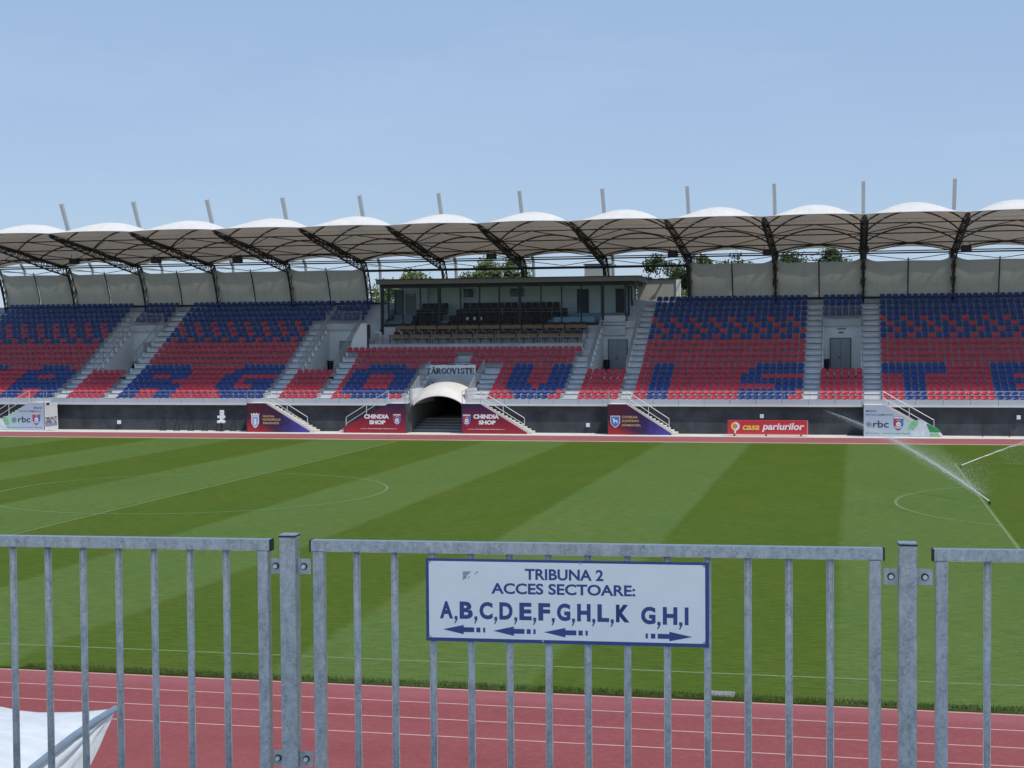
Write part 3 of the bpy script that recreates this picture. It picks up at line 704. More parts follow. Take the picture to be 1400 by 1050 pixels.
d = MB().box((-38.0, 127.22, 8.95), (-37.1, 127.3, 10.8)).obj('door', DOOR, pb); MB().box((-37.7, 127.19, 10.62), (-37.4, 127.22, 10.72)).obj('exit_plate', WHITE, d)
MB().box((-36.0, 126.4, 8.95), (-35.9, 127.3, 11.38)).box((-32.9, 126.9, 8.95), (-32.75, 127.3, 11.38)).obj('partition', WALLW, pb)
MB().box((-22.9, 127.2, 8.95), (-21.9, 127.3, 11.0)).box((-19.6, 127.2, 8.95), (-18.9, 127.3, 11.0)).obj('doorway', DGREY, pb)
for n, (a, b) in enumerate(((-33.06, -31.96), (-28.67, -27.52))):
    t = thing('wall_television', ('left' if n == 0 else 'right')+' of two black televisions on the press box rear wall', 'television', 'televisions in the press box')
    MB().bevbox((a, 127.08, 10.45), (b, 127.16, 11.12), .01).obj('casing', BLK, t); MB().box((a+.04, 127.07, 10.49), (b-.04, 127.08, 11.08)).obj('screen', mat('dark screen', (.01, .01, .012), .15, var=0), t)
    MB().box((a+.4, 127.16, 10.65), (b-.4, 127.21, 10.9)).obj('bracket', BLK, t)
railing('press_box_railing', 'thin rail inside the glazed press box in front of the rear seats', [[(-36.5, 123.35, 9.35), (-22.0, 123.35, 9.35)], [(-36.5, 123.35, 9.1), (-22.0, 123.35, 9.1)]], [((x, 123.35, 8.4), (x, 123.35, 9.35)) for x in (-36.5, -34.5, -32.5, -30.5, -28.5, -26.5, -24.3, -22.0)], r=.018)
def pc():
    m = MB().bevbox((-.27, -.5, .38), (.27, .02, .52), .05).bevbox((-.27, -.04, .45), (.27, .12, .98), .06).box((-.24, -.4, 0), (.24, -.1, .38)); return m.mesh('armchair', MAROON)
pcm = pc()
for (y, z, xs_) in ((122.95, 7.85, [(-36.2, -33.7), (-33.0, -24.5)]), (124.5, 8.4, [(-36.3, -33.8), (-32.8, -23.2)]), (126.2, 8.95, [(-36.3, -33.8), (-32.6, -24.0)])):
    x_all = []
    for a, b in xs_:
        x = a+.3
        while x < b: x_all.append(x); x += .6
    for j_, x in enumerate(x_all):
        link('armchair', pcm, None, (x, y, z), category='armchair', label='dark maroon padded armchair, '+ORD[j_]+' from left, '+('front' if z < 8 else 'middle' if z < 8.5 else 'back')+' tier inside the press box', group='padded seats in the press box')
MB().box((-23.9, 122.0, 7.85), (-20.5, 122.5, 8.6)).obj('reflection', mat('pale blue counter', (.30, .42, .55), .6, var=.05), pb)  # pale blue ledge built to stand for a reflection in the glass
for n, x in enumerate((-31.35, -30.75, -30.2)): MB().box((x, 122.35, 8.42), (x+.2, 122.37, 8.68)).obj('paper_sheet', WHITE, label='white sheet of paper taped inside the press box glass, '+ORD[n]+' from left', category='paper', group='papers in the press box')
# press platform railing
railing('platform_railing', 'grey baluster railing in front of the wooden press desks', [[(-38.5, 118.38, 7.0), (-20.9, 118.38, 7.0)], [(-38.5, 118.38, 6.55), (-20.9, 118.38, 6.55)]],
    [((-38.5+17.6*i/10, 118.38, 6.4), (-38.5+17.6*i/10, 118.38, 7.0)) for i in range(11)], bal=[((-38.5+17.6*i/150, 118.38, 6.55), (-38.5+17.6*i/150, 118.38, 7.0)) for i in range(151)], r=.02)
# desks
def desk():
    t = bpy.data.objects.new('press_desk', None); C.objects.link(t)
    MB().box((-.84, -.28, .68), (.84, .22, .72)).obj('desk_top', WOOD, t)
    MB().box((-.84, -.28, .42), (.84, -.25, .68)).obj('front_panel', WOOD, t)
    for s in (-.84, .80): MB().box((s, -.25, 0), (s+.04, .2, .68)).obj('side_panel', WOOD, t)
    return t
def copy_tree(o, parent=None):
    c = o.copy(); C.objects.link(c); c.parent = parent
    for ch in o.children: copy_tree(ch, c)
    return c
dk = desk(); first = True
for row, (y, z, xa, n) in enumerate(((119.35, 6.50, -36.22, 9), (120.55, 7.22, -36.0, 9))):
    for j in range(n):
        o = dk if first else copy_tree(dk); first = False
        o.location = (xa+1.78*j, y, z+.04); o['category'] = 'desk'; o['group'] = 'wooden press desks'
        o['label'] = 'brown wooden press desk, '+ORD[j]+' from left in the '+('lower' if row == 0 else 'upper')+' desk row'
chm = MB().bevbox((-.27, -.2, .36), (.27, .2, .5), .03).bevbox((-.27, .12, .46), (.27, .22, .98), .05).tube((0, 0, 0), (0, 0, .4), .04).mesh('desk_chair', [BLK])
for row, (y, z, xa, n) in enumerate(((119.75, 6.5, -36.2, 9), (120.95, 7.22, -36.0, 9))):
    for j in range(n):
        for q in (-.4, .4): link('desk_chair', chm, None, (xa+1.78*j+q, y, z), category='chair', label='dark chair, '+('left' if q < 0 else 'right')+' one behind the '+ORD[j]+' '+('lower' if row == 0 else 'upper')+' press desk from left', group='dark chairs behind the press desks')
# stepped white wall left of the platform and pale unit
tw = thing('service_cabinet', 'small white cabinet beside the left end of the press desks', 'cabinet'); MB().bevbox((-38.35, 119.3, 6.5), (-37.85, 119.8, 7.5), .02).obj('casing', WHITE, tw); MB().box((-38.3, 119.28, 6.6), (-37.9, 119.3, 7.4)).obj('door_leaf', DOOR, tw)
tw = thing('stair_wall', 'pale sloping wall beside the dark opening left of the press desks', 'wall')
MB().prism([(-40.1, 5.6), (-38.75, 5.6), (-38.75, 8.2), (-39.2, 8.2), (-39.9, 7.1), (-40.1, 6.5)], 118.5, 118.7).obj('wall_panel', WALLW, tw)
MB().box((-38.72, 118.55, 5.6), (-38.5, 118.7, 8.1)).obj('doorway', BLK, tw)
# buildings behind
t = thing('stair_block', 'beige rendered wall block behind the upper seats right of the press box', 'building')
MB().box((-17.6, 126.4, 7), (-14.4, 130, 11.68)).obj('wall', CREAM, t); MB().box((-17.6, 126.3, 11.68), (-14.3, 130.1, 11.76)).obj('roof_capping', DGREY, t)
MB().box((-14.4, 126.3, 7), (-14.05, 126.6, 11.66)).obj('corner_pier', WALLW, t)
t = thing('roof_hut', 'small beige hut standing on the roof behind the press box', 'building')
MB().box((-23.0, 131.5, 5), (-20.7, 134, 13.25)).obj('wall', CREAM, t); MB().box((-23.1, 131.4, 13.25), (-20.6, 134.1, 13.32)).obj('roof_capping', DGREY, t)
for n, x in enumerate((-28.6, -27.7, -26.9)):
    t = thing('roof_camera', 'small dark device on the press box roof, '+ORD[n]+' from left', 'device', 'devices on the press box roof')
    MB().bevbox((x-.2, 121.2, 11.95), (x+.3, 121.6, 12.15), .03).obj('housing', BLK, t); MB().tube((x, 121.4, 11.84), (x, 121.4, 11.95), .05).obj('foot', WHITE, t)
# ================================================================== SIDE STAIRS WITH PRINTED PANELS
def shield(mb, cx, z0, w_, h_, y, mi=0, n=10):
    pts = [(cx-w_/2, z0+h_), (cx+w_/2, z0+h_)]
    for i in range(n+1):
        t = i/n; pts.append((cx+w_/2*math.cos(t*math.pi)**1 if False else cx+w_/2*(1-2*t)*(1 if True else 1), z0+h_*(.42-.42*(1-(1-2*t)**2)**.5)*1.0 if False else z0+h_*.42*(abs(1-2*t))**1.8))
    mb.prism(pts, y-.004, y, mi)
def disc(mb, cx, cz, r, y, mi=0, n=14, r0=0, a0=0):
    if r0: mb.grid([[(cx+rr_*math.cos(2*math.pi*i/n), y, cz+rr_*math.sin(2*math.pi*i/n)) for i in range(n+1)] for rr_ in (r0, r)], mi)
    else: mb.add([(cx+r*math.cos(2*math.pi*i/n+a0), y, cz+r*math.sin(2*math.pi*i/n+a0)) for i in range(n)], [tuple(range(n))], mi)
def club_crest(par, cx, z0, w_, h_, y):
    m = MB(); shield(m, cx, z0, w_, h_, y, 0); shield(m, cx, z0+.04*h_, w_*.86, h_*.86, y-.006, 1)
    m.add([(cx, y-.0115, z0+.08*h_), (cx+w_*.30, y-.0115, z0+.25*h_), (cx+w_*.42, y-.0115, z0+.5*h_), (cx+w_*.42, y-.0115, z0+.82*h_), (cx, y-.0115, z0+.82*h_)], [(0, 1, 2, 3, 4)], 0)
    m.add([(cx-w_*.46, y-.012, z0+.88*h_), (cx+w_*.46, y-.012, z0+.88*h_), (cx+w_*.46, y-.012, z0+.97*h_), (cx-w_*.46, y-.012, z0+.97*h_)], [(0, 1, 2, 3)], 2)
    disc(m, cx, z0+.46*h_, w_*.24, y-.014, 2); disc(m, cx, z0+.46*h_, w_*.09, y-.016, 0, 5, a0=1.57)
    pts = [[(cx+rr_*w_*math.cos(R(a)), y-.014, z0+.46*h_+rr_*w_*math.sin(R(a))) for a in range(215, 326, 10)] for rr_ in (.34, .43)]
    m.grid(pts, 2)
    m.add([(cx-w_*.2, y-.014, z0+.72*h_), (cx+w_*.2, y-.014, z0+.72*h_), (cx+w_*.2, y-.014, z0+.78*h_), (cx-w_*.2, y-.014, z0+.78*h_)], [(0, 1, 2, 3)], 3)
    m.obj('club_crest', [PBLUE, PRED, PWHITE, PGOLD], par)
def side_stair(label, xe, xl, xb, kind, band=True, ze=0.):
    """xe: tall end; xl: where the slope begins; xb: bottom end"""
    sg = 1 if xb > xl else -1
    t = thing('side_stair', label, 'stairs', 'side stairs down to the track')
    zt = 2.17; y = 107.8
    lo, hi = sorted((xe, xb))
    off = .17 if band else .0
    poly = [(xe, -.01), (xe, zt), (xl, zt), (xb-sg*(.05), .10+ze), (xb-sg*.05, -.01)]
    MB().prism(poly, y, y+.05).obj('printed_panel', banner_mat(kind, min(xe, xb) if sg > 0 else max(xe, xb), max(xe, xb) if sg > 0 else min(xe, xb)), t)
    if band:
        MB().prism([(xl-.02*sg, zt), (xl-.02*sg, zt+.02), (xl+sg*.28, zt+.02), (xb+sg*.02, .27), (xb+sg*.02, -.01), (xb-sg*.045, -.01), (xb-sg*.045, .10)], y-.004, y+.055).obj('stringer', APRON, t)
    MB().box((min(xe, xl), y+.05, zt-.18), (max(xe, xl), 109.05, zt+.02)).obj('landing', APRON, t)
    n = 13; L = abs(xb-xl)+.3
    for j in range(n):
        xa = xl+sg*L*j/n; xc = xl+sg*L*(j+1)/n; zz = zt-(zt/ (n+1))*(j+1)
        MB().box((min(xa, xc), y+.052, max(-.01, zz-.34)), (max(xa, xc), 109.05, zz+.015)).obj('step', APRON, t)
    MB().box((xe-.06 if sg > 0 else xe, y+.05, 0), (xe if sg > 0 else xe+.06, 109.0, zt)).obj('end_wall', CHAR, t)
    # handrail
    for yy in (107.86,):
        f = .93; xr = xl+(xb-xl)*f; zr = zt-(zt)*f
        MB().path([(xl, yy, zt+.95), (xr, yy, zr+1.0), ], .026).obj('rail', WRAIL, t); MB().path([(xl, yy, zt+.5), (xr, yy, zr+.52)], .022).obj('rail', WRAIL, t)
        for q in (0, .48, f): MB().tube((xl+(xb-xl)*q, yy, zt-zt*q), (xl+(xb-xl)*q, yy, zt-zt*q+.97), .026).obj('post', WRAIL, t)
        MB().path([(xl, yy, zt+.95), (xe, yy, zt+.95)], .022).obj('rail', RAIL, t); MB().tube((xe, yy, zt), (xe, yy, zt+.95), .022).obj('post', RAIL, t)
    return t
Y8 = 107.79
t = side_stair('side stairs with red and violet panel naming the town hall', -44.8, -43.3, -39.75, 'city')
lettering('PRIMĂRIA', PGOLD, t, (-43.55, Y8, 1.12), .95, .19, .02); lettering('MUNICIPIULUI', PGOLD, t, (-43.55, Y8, .86), 1.42, .17, .02); lettering('TÂRGOVIȘTE', PGOLD, t, (-43.55, Y8, .55), 1.32, .24, .02)
m = MB(); shield(m, -44.15, .30, .62, .95, Y8); m2 = MB(); shield(m2, -44.15, .36, .50, .80, Y8-.006)
m.prism([(-44.46, 1.22), (-43.84, 1.22), (-43.80, 1.42), (-43.95, 1.34), (-44.02, 1.46), (-44.15, 1.36), (-44.28, 1.46), (-44.35, 1.34), (-44.50, 1.42)], Y8-.004, Y8); m.obj('town_crest', PWHITE, t); m2.obj('crest_field', PLBLUE, t)
MB().prism([(-44.2, .55), (-44.1, .55), (-44.08, .95), (-44.15, 1.02), (-44.22, .95)], Y8-.012, Y8-.008).obj('crest_figure', PWHITE, t)
t = side_stair('side stairs with red club shop panel left of the tunnel', -32.35, -33.65, -37.2, 'shop', band=False, ze=.3)
lettering('CHINDIA', PWHITE, t, (-35.52, Y8, 1.05), 1.93, .33, .055); lettering('SHOP', PWHITE, t, (-35.12, Y8, .63), 1.25, .31, .055); lettering('www.chindiatargovisteshop.ro', PWHITE, t, (-35.8, Y8, .27), 2.8, .075, .02)
club_crest(t, -32.98, .55, .60, .86, Y8)
t = side_stair('side stairs with red club shop panel right of the tunnel', -28.0, -26.6, -23.1, 'shop')
lettering('CHINDIA', PWHITE, t, (-27.15, Y8, 1.08), 1.93, .33, .055); lettering('SHOP', PWHITE, t, (-26.75, Y8, .66), 1.27, .31, .055); lettering('www.chindiatargovisteshop.ro', PWHITE, t, (-27.6, Y8, .28), 2.8, .075, .02)
club_crest(t, -27.66, .55, .60, .86, Y8)
t = side_stair('side stairs with red and violet panel naming the county council', -17.2, -15.85, -12.6, 'city')
lettering('CONSILIUL', PGOLD, t, (-16.2, Y8, 1.18), 1.15, .17, .02); lettering('JUDEȚEAN', PGOLD, t, (-16.2, Y8, .86), 1.2, .21, .02); lettering('DÂMBOVIȚA', PGOLD, t, (-16.2, Y8, .55), 1.35, .24, .02)
m = MB(); shield(m, -16.68, .50, .70, .85, Y8); m.obj('county_crest', PWHITE, t); m = MB(); shield(m, -16.68, .55, .61, .75, Y8-.006); m.obj('crest_field', PBLUE, t)
MB().prism([(-16.78, .80), (-16.74, .80), (-16.73, .94), (-16.60, .95), (-16.55, .80), (-16.51, .80), (-16.52, 1.0), (-16.56, 1.04), (-16.72, 1.05), (-16.76, 1.16), (-16.86, 1.18), (-16.90, 1.14), (-16.82, 1.10), (-16.82, .98)], Y8-.012, Y8-.008).obj('crest_figure', PWHITE, t)
def green_panel(t, x, sgn):
    # x = tall end (right panel: left edge; left panel: right edge)
    f = lambda a, wd=0: (x+a) if sgn > 0 else (x-a-wd)
    lettering('ÎMPREUNĂ', PGREY, t, (f(.12, .72), Y8, 1.70), .72, .16, .01); lettering('PENTRU DÂMBOVIȚA', PGREY, t, (f(.12, 1.95), Y8, 1.42), 1.85, .16, .01)
    lettering('rbc', PDARK, t, (f(.62, 1.05) if sgn > 0 else x-2.2, Y8, .62), 1.05, .48, .015)
    lettering('RBC România susține FC Chindia Târgoviște', PGREY, t, (f(.12, 3.1), Y8, .16), 3.1, .11, .004)
    cx = f(.33) if sgn > 0 else x-2.55
    m = MB(); disc(m, cx, .8, .20, Y8-.002, r0=.17, n=18); disc(m, cx, .8, .12, Y8-.002, r0=.10, n=14); disc(m, cx, .8, .06, Y8-.003, n=6); m.obj('ring_logo', PDARK, t)
    club_crest(t, f(2.32) if sgn > 0 else x-.62, .42, .66, .95, Y8)
    # big football print
    bx = f(4.05) if sgn > 0 else x-3.9
    if sgn > 0:
        MB().prism([(bx-.95, .06), (bx-1.0, .4), (bx-.6, .8), (bx-.45, 1.22), (bx-.05, 1.08), (bx+.9, .55), (bx+1.2, .10), (bx+1.2, .06)], Y8-.003, Y8+.004).obj('ball_print', mat('pale ball print', (.55, .62, .68), .5, var=.2, scale=2, glob=True), t)
        MB().prism([(bx-1.05, .5), (bx-.75, .42), (bx-.42, .85), (bx-.42, 1.17), (bx-.78, 1.1), (bx-1.0, .8)], Y8-.007, Y8-.004).obj('ball_patch', PLGREEN, t)
        MB().prism([(bx+.12, .88), (bx+.35, .32), (bx+.95, .30), (bx+1.1, .42), (bx+.2, .92)], Y8-.007, Y8-.004).obj('ball_patch', PGREEN, t)
        MB().prism([(bx+.32, .06), (bx+.4, .25), (bx+.9, .25), (bx+1.05, .06)], Y8-.007, Y8-.004).obj('ball_patch', PLGREEN, t)
    else:
        MB().prism([(bx+.75, .06), (bx+.45, .65), (bx+.1, 1.0), (bx-.3, .75), (bx-.9, .45), (bx-.9, .06)], Y8-.003, Y8+.004).obj('ball_print', mat('pale ball print', (.62, .68, .74), .5, var=.2, scale=2, glob=True), t)
        MB().prism([(bx+.35, 1.12), (bx+.75, 1.0), (bx+.95, .5), (bx+.8, .42), (bx+.55, .5)], Y8-.007, Y8-.004).obj('ball_patch', PLGREEN, t)
t = side_stair('side stairs with pale green rbc panel on the right, railing down to the right', .66, 1.94, 5.6, 'green'); green_panel(t, .66, 1)
t = side_stair('side stairs with pale green rbc panel at the far left edge', -61.75, -63.0, -66.7, 'green', band=False); green_panel(t, -61.75, -1)
# photo poster beside left stairs
t = thing('photo_poster', 'tall white poster with a stadium crowd photograph beside the left rbc panel', 'poster')
MB().prism([(-61.68, .0), (-60.55, .1), (-60.62, 2.2), (-61.68, 2.2)], 107.82, 107.87).obj('board', mat('poster white', (.72, .72, .70), .5, var=.04), t)
k = NT('crowd print'); vv = k.noise(7, 5); k.l(k.mix(k.ramp(vv, .4, .6), (.10, .10, .10), (.62, .60, .58)), k.b.inputs['Base Color'])
MB().prism([(-61.62, .45), (-60.6, .6), (-60.6, 1.12), (-61.62, 1.02)], 107.812, 107.82).obj('photo_print', k.m, t)
MB().prism([(-61.62, .3), (-60.6, .42), (-60.6, .62), (-61.62, .5)], 107.806, 107.812).obj('blue_print', mat('muted violet print', (.28, .27, .42), .5, var=.2, scale=6), t)
MB().box((-61.5, 107.80, 2.0), (-61.25, 107.82, 2.16)).obj('dark_plate', DGREY, t)
# advert board
t = thing('advert_board', 'red advertising board lettered casa pariurilor on the apron', 'advertising board')
MB().bevbox((-8.66, 107.4, .10), (-3.12, 107.62, 1.10), .02).obj('board', CASAR, t)
MB().box((-8.66, 107.385, .10), (-3.12, 107.4, .13)).box((-3.20, 107.385, .12), (-3.12, 107.4, 1.10)).obj('frame', mat('pink frame', (.65, .25, .25), .5, var=0), t)
for x in (-8.2, -6, -3.6): MB().box((x-.05, 107.35, -.01), (x+.05, 107.9, .10)).obj('foot', DGREY, t)
lettering('casa', CYEL, t, (-7.62, 107.38, .42), 1.18, .33, .03, shear=.2); lettering('pariurilor', PWHITE, t, (-6.26, 107.38, .29), 2.9, .64, .03, shear=.2)
m = MB(); disc(m, -8.12, .68, .31, 107.384, r0=.14, n=20); m.obj('logo_ring', PWHITE, t)
m = MB(); m.grid([[(-8.12+rr_*math.cos(R(a)), 107.381, .68+rr_*math.sin(R(a))) for a in range(95, 276, 12)] for rr_ in (.14, .31)]); m.obj('logo_half', CYEL, t)
m = MB(); m.prism([(-8.2, .40), (-8.05, .40), (-8.1, .18), (-8.18, .18)], 107.379, 107.384); disc(m, -8.12, .68, .08, 107.379, r0=.05); m.obj('logo_tail', PWHITE, t)
# A-frame barriers
def aframe(label, xa, xb, n, y):
    t = thing('aframe_barrier', label, 'barrier', 'black A-frame barriers')
    MB().tube((xa, y, 1.02), (xb, y, 1.02), .026).obj('top_rail', BLK, t)
    for i in range(n):
        x = xa+(xb-xa)*i/(n-1)
        MB().tube((x-.02, y, 1.02), (x-.24, y-.2, 0), .03).tube((x+.02, y, 1.02), (x+.24, y-.2, 0), .03).tube((x-.24, y-.2, .03), (x+.24, y-.2, .03), .018).obj('trestle_leg', BLK, t)
aframe('black A-frame barrier by the dark wall left of the town hall panel', -52.0, -46.2, 6, 108.6)
t = thing('hurdle_rack', 'black rectangular metal frame standing by the dark wall at the far right', 'frame')
for i in range(4):
    x = 8.6+1.75*i; MB().tube((x, 108.6, 0), (x, 108.6, 1.08), .025).tube((x, 108.3, .02), (x, 108.9, .02), .025).obj('post', BLK, t)
MB().tube((8.6, 108.6, 1.08), (13.9, 108.6, 1.08), .02).obj('top_rail', BLK, t)
# wall fixtures
for n, (x, z, lab) in enumerate(((-56.07, .58, 'left of the A-frame barrier'), (-18.91, .57, 'left of the county council panel'), (-6.39, 1.28, 'above the red advertising board'), (11.0, 1.28, 'at the far right'))):
    t = thing('wall_box', 'small white electrical box on the dark wall '+lab, 'electrical box', 'white boxes on the dark wall')
    MB().bevbox((x-.13, 109.12, z-.13), (x+.13, 109.3, z+.15), .015).obj('casing', WHITE, t); MB().tube((x, 109.14, z-.17), (x, 109.14, z-.13), .04).obj('socket', DGREY, t)
# chair shell on pedestal
t = thing('spare_chair', 'white moulded chair shell on a thin black pedestal by the dark wall', 'chair')
x, y = -47.15, 108.55
MB().bevbox((x-.18, y-.06, .75), (x+.18, y, 1.6), .03).obj('backrest', WHITE, t)
MB().bevbox((x-.3, y-.35, .62), (x-.04, y-.02, .82), .05).bevbox((x+.04, y-.35, .62), (x+.3, y-.02, .82), .05).obj('seat', WHITE, t)
MB().bevbox((x-.27, y-.3, 1.0), (x-.2, y, 1.18), .02).bevbox((x+.2, y-.3, 1.0), (x+.27, y, 1.18), .02).obj('armrest', WHITE, t)
MB().tube((x, y-.15, .02), (x, y-.15, .7), .06).box((x-.2, y-.35, 0), (x+.2, y+.05, .03)).obj('pedestal', BLK, t)
# bins
for n, x in enumerate((-60.75, -43.0+.0, -19.45, -2.12)):
    t = thing('waste_bin', 'black waste bin in the entrance passage '+pl[n+1], 'bin', 'black bins in the entrance passages')
    if n == 1: x = -42.9
    MB().tube((x, 121.35, 4.13), (x, 121.35, 5.05), .2, 12, .26).obj('body', BLK, t); MB().tube((x, 121.35, 5.05), (x, 121.35, 5.12), .28, 12, .24).obj('lid', BLK, t)
# ================================================================== TREES
LA = leaf_mat('dark leaves', (.030, .055, .014), (.065, .10, .028)); LB = leaf_mat('light leaves', (.09, .13, .03), (.15, .19, .06)); BARK = mat('bark', (.12, .09, .06), .9, var=.2)
def tree(label, x, y, h, wd, m, seed, n=2600):
    r_ = random.Random(seed); t = thing('tree', label, 'tree', 'trees behind the grandstand')
    MB().path([(x, y, -.5), (x+.1, y, h*.35), (x-.1, y, h*.75)], [.3, .22, .08]).obj('trunk', BARK, t)
    lm = MB()
    for i in range(6):
        a = r_.uniform(0, 6.28); lm.path([(x, y, h*.4+i*.5), (x+math.cos(a)*wd*.2, y+math.sin(a)*wd*.2, h*.6+i*.3), (x+math.cos(a)*wd*.38, y+math.sin(a)*wd*.38, h*.72+i*.25)], [.12, .07, .03], 5)
    lm.obj('limbs', BARK, t)
    cl = []
    for i in range(70):
        a = r_.uniform(0, 6.28); zz = r_.uniform(.0, 1); rad = wd*.5*math.sqrt(max(.02, 1-(zz*1.0)**2.2))*r_.uniform(.35, 1)
        cl.append((x+math.cos(a)*rad, y+math.sin(a)*rad, h*.42+zz*h*.54, r_.uniform(.6, 1.2)))
    c = MB()
    for i in range(n):
        q = r_.choice(cl); v = Vector((r_.gauss(0, 1), r_.gauss(0, 1), r_.gauss(0, .8))).normalized()*q[3]*r_.uniform(.3, 1)
        p = Vector(q[:3])+v; s_ = r_.uniform(.10, .20)
        a_ = Vector((r_.gauss(0, 1), r_.gauss(0, 1), r_.gauss(0, 1))).normalized(); b_ = a_.orthogonal().normalized()
        c.add([p-a_*s_, p+b_*s_*.6, p+a_*s_, p-b_*s_*.6], [(0, 1, 2, 3)])
    c.obj('crown', m, t)
for n, (x, y, h, wd, m, lab) in enumerate(((-47.5, 152, 13.2, 5, LB, 'pale green treetop above the left corner of the press box'), (-43.8, 150, 13.9, 6, LB, 'pale treetop above the left part of the press box'), (-39.5, 154, 13.6, 5.5, LA, 'low dark treetop above the middle of the press box'),
    (-36.3, 150, 15.1, 5, LB, 'bushy pale green tree above the press box roof centre'), (-33.6, 152, 15.6, 4.2, LB, 'upright pale green tree right of the bushy one above the press box'),
    (-18.6, 150, 15.3, 7, LA, 'dark tree right of the small roof hut'), (-14.8, 148, 15.1, 7.5, LA, 'dark spreading tree behind the beige stair block'), (-16.3, 140, 11.8, 4, LB, 'light green shrub tree between stair block and fabric screen'),
    (-11.5, 151, 15.4, 5.5, LA, 'dark treetop above the left end of the right screen'), (-5.8, 150, 15.1, 6, LA, 'dark treetop above the screen left of the fourth mast from the right'), (-2.0, 152, 15.5, 6.5, LA, 'dark leafy treetop above the screen over the double doors'), (-26.5, 160, 13.2, 6, LA, 'low distant treetop above the press box right half'))):
    tree(lab, x, y, h, wd, m, 40+n, 7000 if wd > 5.8 else 5000)
# ================================================================== SPRINKLERS
k = NT('water spray'); k.b.inputs['Base Color'].default_value = (.85, .88, .9, 1); k.b.inputs['Roughness'].default_value = .3
tr_ = k.n('ShaderNodeBsdfTransparent'); mx = k.n('ShaderNodeMixShader'); mx.inputs[0].default_value = .88
tl = k.n('ShaderNodeBsdfTranslucent'); tl.inputs[0].default_value = (.85, .88, .9, 1); ad = k.n('ShaderNodeMixShader'); ad.inputs[0].default_value = .5
k.l(k.b.outputs[0], ad.inputs[1]); k.l(tl.outputs[0], ad.inputs[2]); k.l(tr_.outputs[0], mx.inputs[1]); k.l(ad.outputs[0], mx.inputs[2]); k.l(mx.outputs[0], k.out.inputs[0])
WATER = k.m
def sprinkler(label, ox, oy, ph, seed, L=15., ang=17.5, drift=.55, nm=60000):
    t = thing('sprinkler', label, 'sprinkler', 'pop-up sprinklers on the pitch'); r_ = random.Random(seed)
    MB().tube((ox, oy, 0), (ox, oy, .09), .04, 8).tube((ox, oy, .09), (ox, oy, .15), .05, 8, .04).obj('nozzle_body', BLK, t)
    dx, dy = math.cos(R(ph)), math.sin(R(ph)); ta = math.tan(R(ang)); c2 = .0072
    def at(s): return Vector((ox+dx*s, oy+dy*s, .15+ta*s-c2*s*s))
    m = MB(); pts = [at(s*.35) for s in range(0, 27)]
    m.path([p+Vector((r_.gauss(0, .008), r_.gauss(0, .008), r_.gauss(0, .012)))*min(4, i*.25) for i, p in enumerate(pts)], [max(.004, .027*(1-i/27)**1.5) for i in range(27)], 5)
    m.obj('water_jet', WATER, t)
    sp_ = MB()
    def drop(p, s_):
        a_ = Vector((r_.gauss(0, 1), r_.gauss(0, 1), r_.gauss(0, 1))).normalized()*s_; b_ = a_.orthogonal(); c_ = a_.cross(b_).normalized()*s_
        sp_.add([p+a_, p-a_*.5+b_, p-a_*.5-b_*.5+c_, p-a_*.5-b_*.5-c_], [(0, 1, 2), (0, 2, 3), (0, 3, 1), (1, 3, 2)])
    for i in range(9000):   # around the jet, breaking up with distance
        s = L*r_.random()**.8; wv = .012+.008*s*(1 if s < 8 else 1+(s-8)*.3)
        drop(at(s)+Vector((r_.gauss(0, wv), r_.gauss(0, wv), r_.gauss(-wv*.3, wv))), r_.uniform(.003, .0075)*(1-.03*s))
    for i in range(nm):     # drifting veil
        s = L*(.15+.85*r_.random()); p = at(s); f = r_.random()**1.3; z = p.z*(1-f*.9)
        drop(Vector((p.x+drift*s*f*r_.uniform(.6, 1.1), p.y+r_.gauss(0, .3)+f*.5, max(.02, z))), r_.uniform(.0018, .0046))
    sp_.obj('spray_droplets', WATER, t, kind='stuff')
sprinkler('nearer sprinkler with a long white water jet thrown up and left', 5.53, 66.3, 118, 2)
sprinkler('farther sprinkler with a short white jet thrown to the right edge', 5.53, 83.6, 25, 3, L=13, nm=22000, ang=19)
# ================================================================== NEAR STAND (where the camera stands)
MB().box((-60, -14, 4.7), (50, 6.95, 5.05)).box((-60, 6.5, -.05), (50, 6.8, 4.7)).obj('near_stand_deck', mat('pale deck concrete', (.66, .67, .67), .8, var=.08, glob=True), kind='structure')  # unseen deck; its pale tone is chosen to bounce light onto the sign
# unseen canopy, inferred from the shaded fence; depth and edge shaped for the light
NM = membrane_mat('fill light canopy membrane'); NM.node_tree.nodes['Mix Shader'].inputs[0].default_value = .6  # translucency raised above the main roof's to throw fill light on the sign
nc = thing('near_shade_canopy', 'unseen white membrane canopy over the near deck, shaped to shade the fence', 'canopy')
for k_ in range(6):
    xa = -20.8+SP*k_
    g_ = [[(xa+SP*i/12, 4.3-(Y-109)*.5, 15.4-(Y-109)*.06+.1+interp(Y, RS)*4*(i/12)*(1-i/12)) for i in range(13)] for Y in Ysamp]
    MB().grid(g_).obj('roof_membrane', NM, nc, smooth=True)
    MB().path([(xa, 4.3-s*.5, 15.3-s*.06) for s in range(0, 16)], .12).obj('roof_truss', DARKS, nc)
